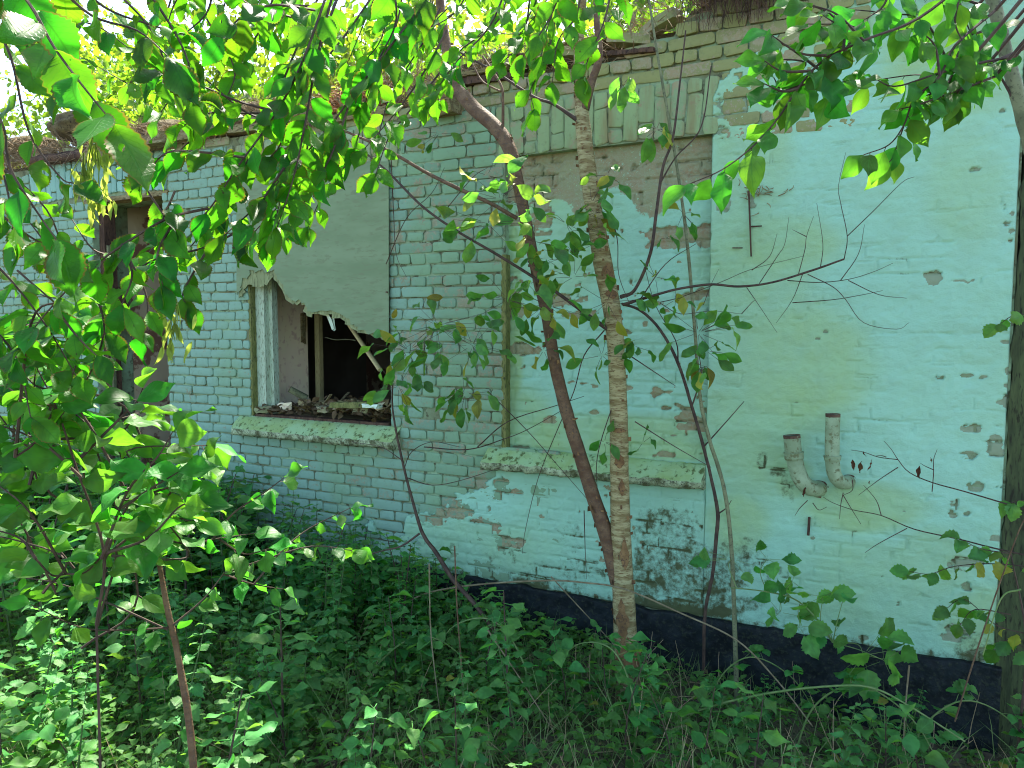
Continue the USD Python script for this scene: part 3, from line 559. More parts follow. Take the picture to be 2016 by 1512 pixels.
put(win, "frame", rough_bar((-4.435, 0.14, 1.34), (-4.435, 0.14, 3.10), 0.045, 0.06, 22, 30, 0.08, (0, 1, 0)), M["jamb"], 50)
put(win, "frame", rough_bar((-4.553, 0.05, 1.34), (-4.553, 0.05, 3.12), 0.025, 0.08, 23, 30, 0.06, (0, 1, 0)), M["moss_wood"], 50, label="mossy outer edge of the window opening")
put(win, "frame", rough_bar((-3.235, 0.12, 1.34), (-3.235, 0.12, 3.10), 0.04, 0.08, 24, 20, 0.06, (0, 1, 0)), M["jamb"], 50)
put(win, "sill_board", rough_bar((-4.52, 0.06, 1.335), (-3.23, 0.06, 1.335), 0.09, 0.03, 25, 24, 0.2), M["dark_wood"], 50, label="rotten dark sill board")
put(win, "plaster_reveal", bx(-4.549, -4.525, 0.165, 0.3605, 1.346, 3.11), M["plaster_in"], label="cream plaster inside the window reveal")
put(win, "inner_ledge", bx(-4.55, -3.21, 0.1, 0.36, 1.30, 1.345), M["rot"])
# doorway
dr = part(house, "doorway"); tag(stage.GetPrimAtPath(dr.path), "empty doorway with the remains of a frame")
put(dr, "door_frame", rough_bar((-6.385, 0.13, 0.0), (-6.385, 0.13, 3.1), 0.07, 0.12, 31, 30, 0.06, (0, 1, 0)), M["dark_wood"], 50)
put(dr, "door_frame", rough_bar((-6.335, 0.10, 0.0), (-6.335, 0.10, 2.75), 0.028, 0.03, 32, 30, 0.1, (0, 1, 0)), M["greybark"], 50, label="pale strip of the old door frame")
put(dr, "lintel", rough_bar((-6.5, 0.06, 3.135), (-5.42, 0.06, 3.135), 0.13, 0.045, 33, 20, 0.15), M["rot"], 50)
put(dr, "hinge_block", rough_bar((-6.36, 0.22, 2.05), (-6.36, 0.22, 2.38), 0.05, 0.09, 34, 6, 0.1, (0, 1, 0)), M["dark_wood"], 50)
# rooms behind
rm = part(house, "interior")
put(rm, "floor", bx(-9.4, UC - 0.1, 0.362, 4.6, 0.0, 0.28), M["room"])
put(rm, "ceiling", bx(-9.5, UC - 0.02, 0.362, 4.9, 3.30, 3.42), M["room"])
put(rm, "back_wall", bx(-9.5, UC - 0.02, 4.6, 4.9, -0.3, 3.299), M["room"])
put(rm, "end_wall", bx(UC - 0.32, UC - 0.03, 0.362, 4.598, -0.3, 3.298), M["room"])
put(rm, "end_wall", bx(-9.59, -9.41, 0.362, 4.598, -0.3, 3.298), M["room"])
put(rm, "door_room_wall", bx(-6.62, -6.425, 0.361, 4.597, 0.281, 3.297), M["plaster_peel"], label="inner wall with plaster peeling off in patches")
put(rm, "window_room_wall", bx(-4.70, -4.553, 0.361, 0.66, 0.281, 3.297), M["plaster_in"], label="stained beige inner wall beside the window")
part_h = 2.25
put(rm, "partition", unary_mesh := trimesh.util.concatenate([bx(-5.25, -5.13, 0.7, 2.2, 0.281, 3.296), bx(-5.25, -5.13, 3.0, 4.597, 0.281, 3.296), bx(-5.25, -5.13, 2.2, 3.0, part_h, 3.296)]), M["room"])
put(rm, "stud", rough_bar((-4.50, 0.74, 1.2), (-4.50, 0.74, 3.2), 0.05, 0.05, 35, 20, 0.04, (0, 1, 0)), M["new_wood"], 50, label="pale timber stud inside the window")
put(rm, "wooden_block", rough_bar(W(593, 618, 0.6), W(593, 675, 0.6), 0.07, 0.05, 36, 6, 0.12, (0, 1, 0)), M["rot"], 50, label="rotten wooden block on the inner wall")
for px0 in (318, 188):       # plastered reveals
    pass

# roof edge: slab, rafters, wall-top
rf = part(house, "roof")
put(rf, "roof_slab", extrude_xz(Polygon([(-9.6, 3.43), (UC, 3.43)] + [(float(u), float(ztop(u)) + 0.03) for u in uu[::-1]]), 0.08, 5.0), M["soil"], label="flat earth roof overgrown with plants")
for i, (a, b, w, h, m) in enumerate([((175, 310, -0.03), (330, 272, -0.1), 0.15, 0.10, "rot"), ((60, 318, -0.04), (200, 300, -0.04), 0.10, 0.08, "dark_wood"), ((270, 285, -0.06), (410, 262, -0.02), 0.10, 0.07, "rot"), ((410, 262, 0.0), (640, 238, 0.0), 0.10, 0.06, "rot"), ((640, 240, 0.0), (790, 215, 0.02), 0.10, 0.06, "rot"), ((890, 165, -0.02), (1010, 150, 0.0), 0.07, 0.05, "dark_wood"), ((900, 150, -0.04), (1000, 132, -0.02), 0.05, 0.03, "rot"), ((1290, 98, -0.02), (1190, 108, 0.0), 0.05, 0.03, "dark_wood")]):
    put(rf, "rafter", rough_bar(W(*a), W(*b), w, h, 50 + i, 16, 0.25), M[m], 60)
put(rf, "beam_end", rough_bar(W(852, 196, -0.16), W(852, 196, -0.16) + np.array([0.05, 0.9, 0.06]), 0.24, 0.17, 61, 10, 0.2), M["rot"], 60, label="thick rotten beam end poking out of the roof edge")

# ------------------------------------------------------------------ at the right end of the wall
solo("timber_post", rough_bar((UC + 0.163, 0.07, -0.3), (UC + 0.163, 0.07, 3.5), 0.34, 0.15, 71, 60, 0.10, (0, 1, 0)), M["post"], "dark mossy timber post at the corner of the whitewashed wall", "post", 60)

# ------------------------------------------------------------------ pipes
def pipe(pts, r, collar, label):
    base = W(*pts[0]); th = thing("elbow_pipe", label, "pipe", base)
    P = [W(*p) for p in pts]; ry = np.random.default_rng(3)
    v, f = tube(P, r, 20, 8, 0.02, ry, False); put(th, "tube", (v, f), M["pipe"], 50)
    d = unit(P[-1] - P[-2])
    put(th, "rim", tube([P[-1] - d * 0.012, P[-1] + d * 0.004], [r * 1.03, r * 1.03], 20, 1, 0.03, ry, False), M["pipe_end"], 50)
    put(th, "bore", tube([P[-1] - d * 0.05, P[-1] - d * 0.001], [r * 0.86, r * 0.93], 20, 1, 0, None, True), M["tar"], 50)  # closed dark plug, coloured as the shade inside the open pipe
    a, b = W(*collar[0]), W(*collar[1]); k = unit(b - a)
    put(th, "collar", tube([a, a + k * 0.012, b - k * 0.014, b], [r * 1.02, r * 1.16, r * 1.14, r * 1.22], 20, 3, 0.02, ry, True), M["pipe"], 40)
    put(th, "wall_ring", tube([P[0] + np.array([0, 0.03, 0]), P[0] + np.array([0, -0.02, 0])], [r * 1.25, r * 1.15], 18, 1, 0.06, ry, True), M["pipe_end"], 40)
    return th
pipe([(1614, 962, 0.02), (1604, 962, -0.05), (1590, 958, -0.09), (1577, 944, -0.125), (1568, 920, -0.135), (1562, 890, -0.135), (1559, 858, -0.135)], 0.043, [(1563.5, 906, -0.135), (1562.5, 890, -0.135)], "shorter stained elbow pipe with a dark broken rim sticking out of the wall")
pipe([(1672, 948, 0.02), (1664, 950, -0.05), (1653, 948, -0.09), (1643, 934, -0.12), (1639, 910, -0.125), (1638.5, 870, -0.125), (1640, 816, -0.125)], 0.036, [(1639, 908, -0.125), (1638.6, 897, -0.125)], "taller weathered elbow pipe rising beside the dry leaf twigs")

# ------------------------------------------------------------------ debris in the window
rd = np.random.default_rng(17)
dl, ds = Acc(), Acc()
for _ in range(420):
    x, y = rd.uniform(-4.45, -3.26), rd.uniform(-0.02, 0.34)
    z = 1.36 + 0.10 * math.exp(-((x + 3.7) / 0.45) ** 2) * rd.random() + 0.05 * rd.random()
    dl.add(*place_leaf("simple", rd, (x, y, z), rdir(rd) * (1, 1, .3), (rd.normal(0, .5), rd.normal(0, .5), 1), rd.uniform(0.03, 0.075)))
solo("window_litter", dl.get(), M["litter"], "dead leaves and plaster crumbs heaped on the broken window ledge", "leaf litter", True, dl.uv(), kind="stuff")
for _ in range(34):
    a = np.array([rd.uniform(-4.0, -3.3), rd.uniform(0.1, 0.3), 1.40 + rd.random() * 0.06]); d = unit([rd.normal(0, 1), rd.normal(0, .3), rd.normal(0, .1)]) * rd.uniform(0.1, 0.3)
    ds.add(*rough_bar(a - d, a + d, 0.022, 0.012, int(rd.integers(1e6)), 5, 0.3))
solo("splintered_sticks", ds.get(), M["rot"], "splintered brown laths piled at the right end of the window ledge", "sticks", kind="stuff")
for i in range(9):
    p = W((520, 560, 600, 640, 668, 690, 712, 735, 752)[i], 806 - (i % 3) * 7, 0.05 + 0.04 * (i % 3)); d = unit([rd.normal(), rd.normal(0, .4), 0]) * rd.uniform(.03, .055)
    solo("rubble_piece", rough_bar(p - d * 1.3, p + d * 1.3, .07, .055, 400 + i, 4, .4), (M["brick_top"], M["plaster_in"], M["rot"])[i % 3], "rubble piece on the broken window ledge, " + ("first", "second", "third", "fourth", "fifth", "sixth", "seventh", "eighth", "ninth")[i] + " from the peeling frame", "rubble", 50, group="rubble on the window ledge")
solo("broken_plank", rough_bar(W(795 - 140, 797, 0.02), W(735, 797, 0.02), 0.07, 0.045, 81, 8, 0.2), M["moss_wood"], "short mossy plank lying on the window ledge", "plank", 50)
solo("paint_flake", rough_bar(W(716, 798, -0.01), W(746, 800, 0.0), 0.06, 0.03, 83, 4, 0.3), M["white"], "white scrap of plaster lying on the window ledge", "scrap")
th = thing("cardboard_tube", "short grey hollow tube lying against the inner wall of the window", "tube", W(580, 770, 0.2))
put(th, "tube", tube([W(570, 766, 0.12), W(604, 784, 0.22)], 0.026, 10, 1, 0.03, rd, False), M["greybark"], 50)
put(th, "hollow", tube([W(570, 766, 0.12), W(574, 768, 0.13)], 0.019, 10, 1), M["dark_wood"], 50)  # dark end piece standing in for the shade within the tube
solo("leaning_pole", tube([W(688, 640, 0.25), W(748, 728, 0.02)], 0.017, 8, 1), M["new_wood"], "pale pole leaning across the dark hole in the window", "pole", 50)
def strip(pts, y0, w):
    P = [W(a, b, y0) for a, b in pts]; v, f = [], []
    for i, p in enumerate(P): v += [p + np.array([-w / 2, 0.01 * (i % 2), 0]), p + np.array([w / 2, 0.0, 0.01])]
    for i in range(len(P) - 1): f += [(2 * i, 2 * i + 1, 2 * i + 3), (2 * i, 2 * i + 3, 2 * i + 2)]
    return np.array(v), np.array(f)
st = Acc(); st.add(*strip([(632, 619), (644, 622), (650, 632), (655, 650)], 0.05, 0.03)); st.add(*strip([(655, 620), (657, 640), (659, 652)], 0.06, 0.02))
solo("torn_plastic_strip", st.get(), M["white"], "torn white plastic strip hanging from the edge of the window board", "plastic strip")
solo("loose_wire", tube([W(641, 664, 0.3), W(660, 669, 0.3), W(680, 668, 0.3), W(700, 670, 0.25)], 0.003, 4, 4), M["greybark"], "thin pale wire hanging in the dark window hole", "wire")

# ------------------------------------------------------------------ growth on the roof edge
rr = np.random.default_rng(23)
def blade(p, d, L, w, bend, rng):
    """a thin grass blade: four triangles"""
    d = unit(d); s = unit(np.cross(d, rdir(rng))) * w / 2; g = np.array([0, 0, -1.0]); m = p + d * L * 0.5 + g * bend * L * 0.2; e = p + d * L + g * bend * L
    return np.array([p - s, p + s, m - s * .8, m + s * .8, e]), np.array([(0, 1, 3), (0, 3, 2), (2, 3, 4)])
dg, og = Acc(), Acc()
_ed = fbm(np.stack([np.arange(-9, -.9, .05) * 2.2, np.full(162, 3.0), np.zeros(162)], -1), 2, 4)
for _ in range(13000):
    u = rr.uniform(-9, -0.95); edge = _ed[min(int((u + 9) * 20), len(_ed) - 1)]
    if u > -2.9 and rr.random() < 0.65: continue
    y = abs(rr.normal(0, 0.22)) - 0.02; z = float(ztop(u)) - 0.05 + rr.random() * 0.20 + 0.2 * max(0, edge - 0.4)
    a = rr.normal(0, 0.9); d = np.array([math.sin(a), -abs(rr.normal(0.35, 0.5)), rr.uniform(0.0, 1.1)])
    (og if abs(u + 3.55) < 0.3 and rr.random() < 0.6 else dg).add(*blade(np.array([u, y, z]), d, rr.uniform(0.08, 0.32), 0.0055, rr.uniform(0.1, 0.9), rr))
solo("dry_roof_grass", dg.get(), M["roof_straw"], "dry straw coloured grass hanging along the roof edge", "grass", kind="stuff")
solo("rust_roof_grass", og.get(), M["orange_straw"], "rust coloured dead grass tuft over the boarded window", "grass", kind="stuff")
for i in range(14):
    u = -7.2 + i * 0.47 + rr.normal(0, .06); u = min(u, -1.3); z = float(ztop(u)) + 0.05 + rr.random() * .05; a = rr.normal(0, .5); d = np.array([math.cos(a) * .115, math.sin(a) * .06, rr.normal(0, .025)])
    solo("loose_brick", rough_bar(np.array([u, .03, z]) - d, np.array([u, .03, z]) + d, .11, .062, 600 + i, 4, .22), M["brick_top"], "broken loose brick lying in the straw on the roof edge", "brick", 50, group="loose bricks on the roof edge")
hr = Acc()
for _ in range(520):
    q = rr.choice([0, 0, 1]); u = rr.normal(-0.80, 0.17) if q == 0 else rr.normal(0.23, 0.10)
    z = 3.88 if q == 0 else 3.80
    hr.add(*tube([(u, 0.02, z + 0.1), (u + rr.normal(0, .02), -0.06 - rr.random() * 0.05, z), (u + rr.normal(0, .05), -0.05 - rr.random() * .06, z - rr.uniform(0.05, 0.24))], [0.003, 0.0025, 0.001], 3, 3))
solo("hanging_thatch", hr.get(), M["dark_wood"], "dark dead roots hanging from the roof over the whitewashed wall", "roots", kind="stuff")
hum = trimesh.creation.icosphere(3, 1.0)
def mound(c, s, seed):
    v = hum.vertices.copy(); v *= (0.75 + 0.6 * fbm(v * 2.2 + seed, 4, seed))[:, None]; return v * s + c, hum.faces
for i, (px, py, y, s) in enumerate([(150, 250, 0.05, (0.34, 0.25, 0.17)), (330, 262, 0.15, (0.35, 0.25, 0.12)), (60, 290, 0.1, (0.4, 0.25, 0.12)), (520, 235, 0.2, (0.5, 0.3, 0.14)), (720, 210, 0.2, (0.4, 0.3, 0.14)), (1000, 140, 0.2, (0.5, 0.3, 0.08)), (1160, 105, 0.2, (0.4, 0.3, 0.07)), (1450, -5, 0.05, (0.26, 0.15, 0.12))]):
    put(None, "roof_turf", mound(W(px, py, y + .1), np.array(s) * .75, 5 + i), M["soil"], True); tag(stage.GetPrimAtPath("/World/roof_turf" + (f"_{i:03d}" if i else "")), None, None, None, "structure")

def scatter_crown(rng, center, radii, nclump, per, spread, size, kind="simple", up=0.5, shell=0.45):
    a = Batch(); cl = []
    for _ in range(nclump):
        d = rdir(rng); c = np.asarray(center) + d * np.asarray(radii) * (shell + (1 - shell) * rng.random() ** 0.5); cl.append(c)
        for _ in range(per):
            p = c + rng.normal(0, spread, 3) * (1, 1, 0.7)
            a.add(p, rng.normal(size=3) * .6 + d * 0.4 - (0, 0, 0.4), rng.normal(size=3) * 0.45 + (0, -0.2, up), size * rng.uniform(0.6, 1.25))
    return a, cl
def tree(name, label, cat, base, top, radii, nclump, per, spread, size, mat, bark, r, seed, group=None, lean=0.0, shell=0.45, center=None):
    rng = np.random.default_rng(seed); base = np.asarray(base, float); c = np.asarray(center if center is not None else base + (lean, 0, top), float)
    th = thing(name, label, cat, base, group)
    put(th, "trunk", tube([base - (0, 0, .2), base * .6 + c * .4 + rng.normal(0, .05, 3) * (1, 1, 0), c], [r, r * .75, r * .35], 8, 5, 0.08, rng), bark, 60)
    a, cl = scatter_crown(rng, c, radii, nclump, per, spread, size, shell=shell); lm = Acc()
    for k in cl[:: max(1, len(cl) // 10)]:
        s = base + (c - base) * rng.uniform(0.45, 0.95); lm.add(*tube([s, s * .5 + k * .5 + rng.normal(0, .08, 3), k], [r * .35, r * .2, r * .06], 5, 3))
    put(th, "limbs", lm.get(), bark, 60); put(th, "crown", a.get(), mat, True, a.uv(), kind="stuff"); return th
rx = np.random.default_rng(31)
SHRUBS = ["sunlit roof shrub at the far end, beyond the doorway", "sunlit roof shrub over the brickwork beyond the doorway", "sunlit roof shrub over the far end of the door arch", "sunlit roof shrub over the middle of the doorway", "sunlit roof shrub over the near end of the door arch", "sunlit roof shrub over the brick pillar between doorway and window", "sunlit roof shrub over the far edge of the window board", "sunlit roof shrub over the middle of the window board", "sunlit roof shrub over the near edge of the window board", "sunlit roof shrub beside the rotten beam end", "sunlit roof shrub behind the bend of the leaning stem", "sunlit roof shrub behind the tops of the forked tree"] + ["sunlit bush deeper on the roof beyond the doorway"] * 6
TREES = ["sunlit tree behind the far end of the roof", "sunlit tree beyond the roof in line with the brickwork past the door", "sunlit tree beyond the roof in line with the doorway", "sunlit tree beyond the roof in line with the window board", "sunlit tree beyond the roof in line with the rotten beam end", "tall pale tree farthest back beyond the doorway", "tall pale tree farthest back beyond the window board", "sunlit tree at the edge of the woodland beyond the door arch", "tall tree behind the tops of the forked tree", "broad sunlit tree past the far end of the roof", "farthest sunlit tree past the end of the house", "round sunlit tree over the brickwork past the door", "small sunlit tree behind the door arch"]
for i in range(18):
    x = -8.3 + i * 0.56 if i < 12 else -9.3 + (i - 12) * 0.42 + rx.normal(0, .1); y = 0.6 + rx.random() * 2.6; k = rx.uniform(0.5, 1.1)
    tree("roof_shrub", SHRUBS[i], "shrub", (x, y, float(ztop(-3)) + 0.05), k, (0.45 * k + .2, 0.45 * k + .15, 0.7 * k), 44, 10, 0.10, 0.10, M["crown"], M["greybark"], 0.018, 200 + i, "shrubs growing on the roof")
BT = [(-17, 11, 6.2, 3.0), (-12.5, 9.5, 5.4, 2.4), (-9.5, 12, 6.5, 2.7), (-6.2, 9.0, 5.6, 2.0), (-4.2, 11.5, 7.2, 2.2), (-13.5, 15, 9, 3.5), (-8, 16, 9.5, 3.2), (-21, 15, 7, 3.6), (-2.6, 14, 9.2, 2.0), (-19, 9, 7.2, 3.0), (-23, 12, 8, 3.6), (-15, 10.5, 7.8, 2.8), (-10.5, 8, 6.2, 1.8)]
for i, (x, y, h, r) in enumerate(BT):
    tree("woodland_tree", TREES[i], "tree", (x, y, 0), h, (r, r * .8, r * 0.95), 110, 18, 0.32, 0.24, M["crown"], M["greybark"], 0.13, 300 + i, "trees behind the house")
# crowns above the picture whose shade dapples the plants and the wall
tree("woodland_tree", "tall tree whose crown shades the whitewashed end of the house", "tree", (1.6, 6.2, 0), 7.6, (1.25, 1.4, 1.2), 90, 22, 0.28, 0.16, M["crown"], M["greybark"], 0.16, 341, "trees behind the house", center=(-0.6, 1.4, 7.7))
tree("woodland_tree", "tall tree whose crown hangs high over the roof above the window", "tree", (-2.6, 6.8, 0), 8.2, (2.0, 1.6, 1.1), 24, 18, 0.30, 0.16, M["crown"], M["greybark"], 0.15, 342, "trees behind the house", center=(-3.9, 3.9, 8.6))

# ------------------------------------------------------------------ the forked tree by the wall
def rad(px, py, w, y): return w / 2 * np.dot(W(px, py, y) - C, FW) / F
tb = W(1238, 1385, -0.45); tb[2] = 0.0
forked = thing("forked_tree", "young tree with two stems and peeling bark in front of the blocked window", "tree", tb)
fo = Foliage(forked, M["tree_leaf"], M["twig"], 41, "oval")
def stem(name, pts, mat, sides=14, label=None, bump=0.06):
    P = [W(a, b, y) for a, b, w, y in pts]; R = [rad(a, b, w, y) for a, b, w, y in pts]; rg = np.random.default_rng(5)
    v, f = tube(P, R, sides, 12, 0, rg); c = v.copy()
    ctr = np.repeat(smooth_path(P, np.array(R), 12)[0], sides, 0); d = c[: len(ctr)] - ctr
    k = (fbm(ctr * (3, 3, 12) + d * 25, 3, 5) - 0.5) * 2 * bump; v[: len(ctr)] = ctr + d * (1 + k)[:, None]
    return put(forked, name, (v, f), mat, 60, label=label)
A = [(1242, 1400, 60, -.45), (1235, 1310, 52, -.45), (1229, 1200, 47, -.45), (1223, 1080, 44, -.45), (1220, 950, 40, -.45), (1218, 820, 38, -.45), (1213, 690, 36, -.44), (1203, 600, 38, -.44), (1187, 520, 40, -.43), (1172, 430, 36, -.42), (1158, 340, 36, -.41), (1148, 250, 32, -.40), (1142, 170, 24, -.39), (1140, 80, 20, -.38), (1150, -30, 18, -.36)]
B = [(1216, 1150, 34, -.46), (1192, 1050, 36, -.47), (1165, 970, 34, -.48), (1140, 890, 32, -.5), (1115, 810, 31, -.5), (1093, 720, 29, -.5), (1076, 620, 27, -.5), (1055, 530, 27, -.5), (1036, 440, 28, -.5), (1020, 360, 29, -.49), (1004, 295, 33, -.48), (975, 250, 36, -.46), (930, 210, 35, -.43), (898, 165, 32, -.4), (880, 100, 26, -.38), (868, 20, 22, -.36), (862, -50, 20, -.34)]
A = [(a, b, w * .93, y) for a, b, w, y in A]; B = [(a, b, w * .82, y) for a, b, w, y in B]
stem("trunk", A, M["birch"], label="pale stem with dark rings and peeled rusty patches"); stem("trunk", B, M["redbark"], label="leaning reddish brown stem that bends near the top")
stem("limb", [(1150, 215, 22, -.40), (1165, 160, 16, -.39), (1180, 110, 14, -.38), (1175, 40, 12, -.36), (1178, -40, 10, -.35)], M["redbark"], 8)
for pts in ([(1196, 648, 13, -.47), (1140, 608, 10, -.5), (1080, 565, 9, -.52), (985, 505, 8, -.55), (900, 455, 7, -.57), (830, 405, 7, -.6), (760, 335, 6, -.62), (690, 278, 5, -.65)],
            [(1018, 430, 12, -.5), (965, 400, 11, -.55), (900, 370, 11, -.58), (840, 340, 10, -.6), (780, 305, 9, -.63), (735, 282, 8, -.66), (660, 250, 6, -.7)],
            [(1136, 236, 12, -.42), (1090, 205, 9, -.46), (1050, 190, 8, -.5), (980, 145, 7, -.55), (905, 103, 6, -.6)],
            [(990, 255, 9, -.47), (990, 200, 8, -.46), (985, 165, 7, -.45), (950, 110, 5, -.42)], [(986, 180, 6, -.46), (950, 160, 5, -.43), (930, 125, 4, -.4)],
            [(1222, 585, 12, -.46), (1250, 570, 9, -.48), (1280, 500, 9, -.5), (1292, 420, 9, -.5), (1305, 330, 8, -.5), (1325, 270, 7, -.5), (1340, 150, 5, -.5), (1350, 60, 4, -.5)],
            [(1300, 360, 5, -.5), (1330, 310, 4, -.5), (1380, 250, 4, -.5), (1400, 130, 3, -.5)],
            [(1226, 600, 9, -.47), (1300, 578, 7, -.46), (1340, 568, 7, -.42), (1400, 560, 7, -.4), (1455, 564, 7, -.38), (1520, 556, 6, -.36), (1600, 532, 6, -.33), (1662, 510, 5, -.3)]):
    pts = [(a, b, w * .72, y) for a, b, w, y in pts]; stem("limb", pts, M["redbark"] if pts[0][1] in (430, 255, 180) else M["twig"], 7)
# bare twigs in front of the wall, from the limb that reaches right
for pts in ([(1662, 510), (1668, 465), (1655, 400), (1651, 365), (1665, 300)], [(1668, 465), (1720, 415), (1775, 360), (1800, 348)], [(1495, 558), (1530, 505), (1545, 480), (1553, 428)], [(1615, 528), (1620, 480), (1608, 400)], [(1580, 540), (1560, 590), (1528, 636)], [(1560, 596), (1640, 590), (1700, 580), (1738, 572)], [(1590, 540), (1640, 565), (1665, 590), (1700, 635), (1765, 648), (1790, 635)], [(1550, 552), (1610, 556), (1670, 550), (1720, 535), (1758, 518)], [(1670, 552), (1730, 580), (1785, 587)], [(1300, 595), (1340, 585), (1420, 555), (1480, 530), (1582, 504)], [(1480, 532), (1515, 505), (1530, 460)], [(1300, 597), (1340, 618), (1400, 612), (1460, 618)], [(1460, 618), (1480, 596), (1488, 590)], [(1572, 540), (1585, 490), (1588, 465), (1602, 425)], [(1588, 466), (1560, 452)], [(1470, 566), (1490, 595), (1530, 655)], [(1655, 552), (1690, 500), (1702, 442)], [(1385, 600), (1400, 560), (1415, 530)]):
    y = -0.33; fo.twig([W(a, b, y + rx.normal(0, .01)) for a, b in pts], 0.0025, 0.0009, 4)
for pts in ([(1190, 650), (1150, 700), (1130, 770), (1100, 840), (1060, 940), (1035, 1040), (1028, 1090)], [(1225, 745), (1180, 880), (1175, 950), (1185, 1010)], [(960, 770), (1040, 850), (1110, 930), (1180, 1010)], [(940, 880), (1000, 830), (1090, 800), (1150, 780)], [(835, 880), (920, 885), (990, 865), (1040, 845), (1120, 800)], [(1240, 700), (1300, 740), (1330, 760)], [(1250, 830), (1330, 880), (1400, 920)], [(1150, 1005), (1152, 1080), (1155, 1140)], [(760, 520), (800, 430), (850, 380), (875, 330)], [(770, 310), (775, 420), (780, 500), (800, 545)], [(880, 410), (930, 350), (960, 330)], [(1260, 590), (1310, 520), (1370, 480)], [(1195, 400), (1215, 470), (1218, 540), (1240, 600)]):
    fo.twig([W(a, b, -0.48 + rx.normal(0, .03)) for a, b in pts], 0.004, 0.0015, 4)
def cluster(f, px, py, y, n, r, size, hang=0.4, to=None, mat=None, face=0.6):
    rng = f.rng; c = W(px, py, y)
    if to: f.twig([W(*to), (W(*to) + c) / 2 + rng.normal(0, .02, 3), c], 0.003, 0.0015, 4)
    for _ in range(int(n * 1.3)):
        a = rng.uniform(0, 2 * np.pi); rr_ = r * math.sqrt(rng.random()); p = W(px + rr_ * 1.25 * math.cos(a), py + rr_ * 0.8 * math.sin(a), y + rng.normal(0, .06))
        d = unit(unit(p - c + 1e-4) * 0.8 + np.array([0, 0, -hang]) + rdir(rng) * 0.5); sz = size * rng.uniform(1.0, 1.6)
        f.tw.add(*tube([c + (p - c) * 0.2, c + (p - c) * .7, p], [0.0014, 0.0012, 0.001], 3, 1))
        f.leaf(p, d, unit(np.array([0, 0, .7]) * (1 - face) - FW * face * rng.uniform(0.2, 1) + rdir(rng) * 0.5), sz, mat)
Y = M["yellow_leaf"]
for q in ((985, 392, -.75, 11, 62, .095), (960, 440, -.75, 9, 60, .095), (1050, 475, -.72, 6, 36, .09), (1115, 440, -.6, 6, 30, .08), (1165, 400, -.55, 4, 40, .075), (1130, 500, -.6, 8, 50, .075), (1195, 345, -.55, 5, 30, .075), (860, 640, -.8, 18, 95, .075), (805, 690, -.8, 15, 62, .075), (930, 680, -.75, 10, 60, .07), (1040, 560, -.7, 5, 32, .10), (1070, 690, -.65, 6, 30, .08), (1075, 600, -.7, 12, 60, .07), (1195, 595, -.6, 10, 60, .065), (1130, 545, -.6, 5, 40, .07), (1375, 655, -.6, 13, 62, .075), (1330, 590, -.55, 5, 30, .06), (785, 760, -.85, 12, 52, .08), (1185, 700, -.55, 7, 40, .07), (1345, 420, -.45, 5, 34, .06), (865, 262, -.3, 5, 40, .07), (1190, 870, -.5, 4, 22, .06), (1265, 872, -.5, 3, 20, .06), (960, 345, -.7, 4, 50, .09), (1160, 455, -.55, 4, 30, .08), (1000, 590, -.75, 8, 60, .07), (1290, 545, -.5, 4, 50, .06), (1390, 690, -.6, 4, 30, .07)):
    cluster(fo, *q)
for q in ((915, 775, -.78, 11, 42, .075), (1170, 420, -.52, 5, 28, .085), (1228, 165, -.45, 6, 22, .085), (1292, 255, -.45, 6, 24, .085), (1380, 720, -.6, 4, 18, .07), (1250, 682, -.52, 5, 24, .06), (1310, 470, -.5, 3, 22, .055), (1075, 510, -.6, 4, 30, .06)):
    cluster(fo, *q, hang=1.2); 
for q in ((1165, 425, -.5, 3, 22, .08), (918, 790, -.78, 4, 30, .07), (1378, 725, -.6, 3, 15, .07), (1298, 250, -.45, 2, 20, .08), (830, 610, -.8, 2, 50, .06)):
    cluster(fo, *q, hang=1.0, mat=Y)
fo.done()
# curls of bark peeling off both stems, and the peeled patches
rc = np.random.default_rng(55); cu = Acc(); pa = Acc()
for pts, n in ((A, 90), (B, 80)):
    P, R = smooth_path([W(a, b, y) for a, b, w, y in pts], np.array([rad(a, b, w, y) for a, b, w, y in pts]), 12)
    for _ in range(n):
        i = int(rc.integers(2, len(P) - 20)); a = rc.uniform(0, 2 * np.pi); o = np.array([math.cos(a), math.sin(a), 0.0]); s = np.cross((0, 0, 1.0), o); L, h = rc.uniform(.008, .022), rc.uniform(.008, .03)
        p = P[i] + o * R[i] * 0.98; v = []
        for k in range(4):
            q = k / 3 * 1.6; v += [p + o * L * math.sin(q) * .7 + s * L * (1 - math.cos(q)) - (0, 0, h / 2), p + o * L * math.sin(q) * .7 + s * L * (1 - math.cos(q)) * .8 + (0, 0, h / 2)]
        cu.add(np.array(v), np.array([(2 * k, 2 * k + 1, 2 * k + 3) for k in range(3)] + [(2 * k, 2 * k + 3, 2 * k + 2) for k in range(3)]))
put(forked, "bark_curls", cu.get(), M["peel"], False, kind="stuff")
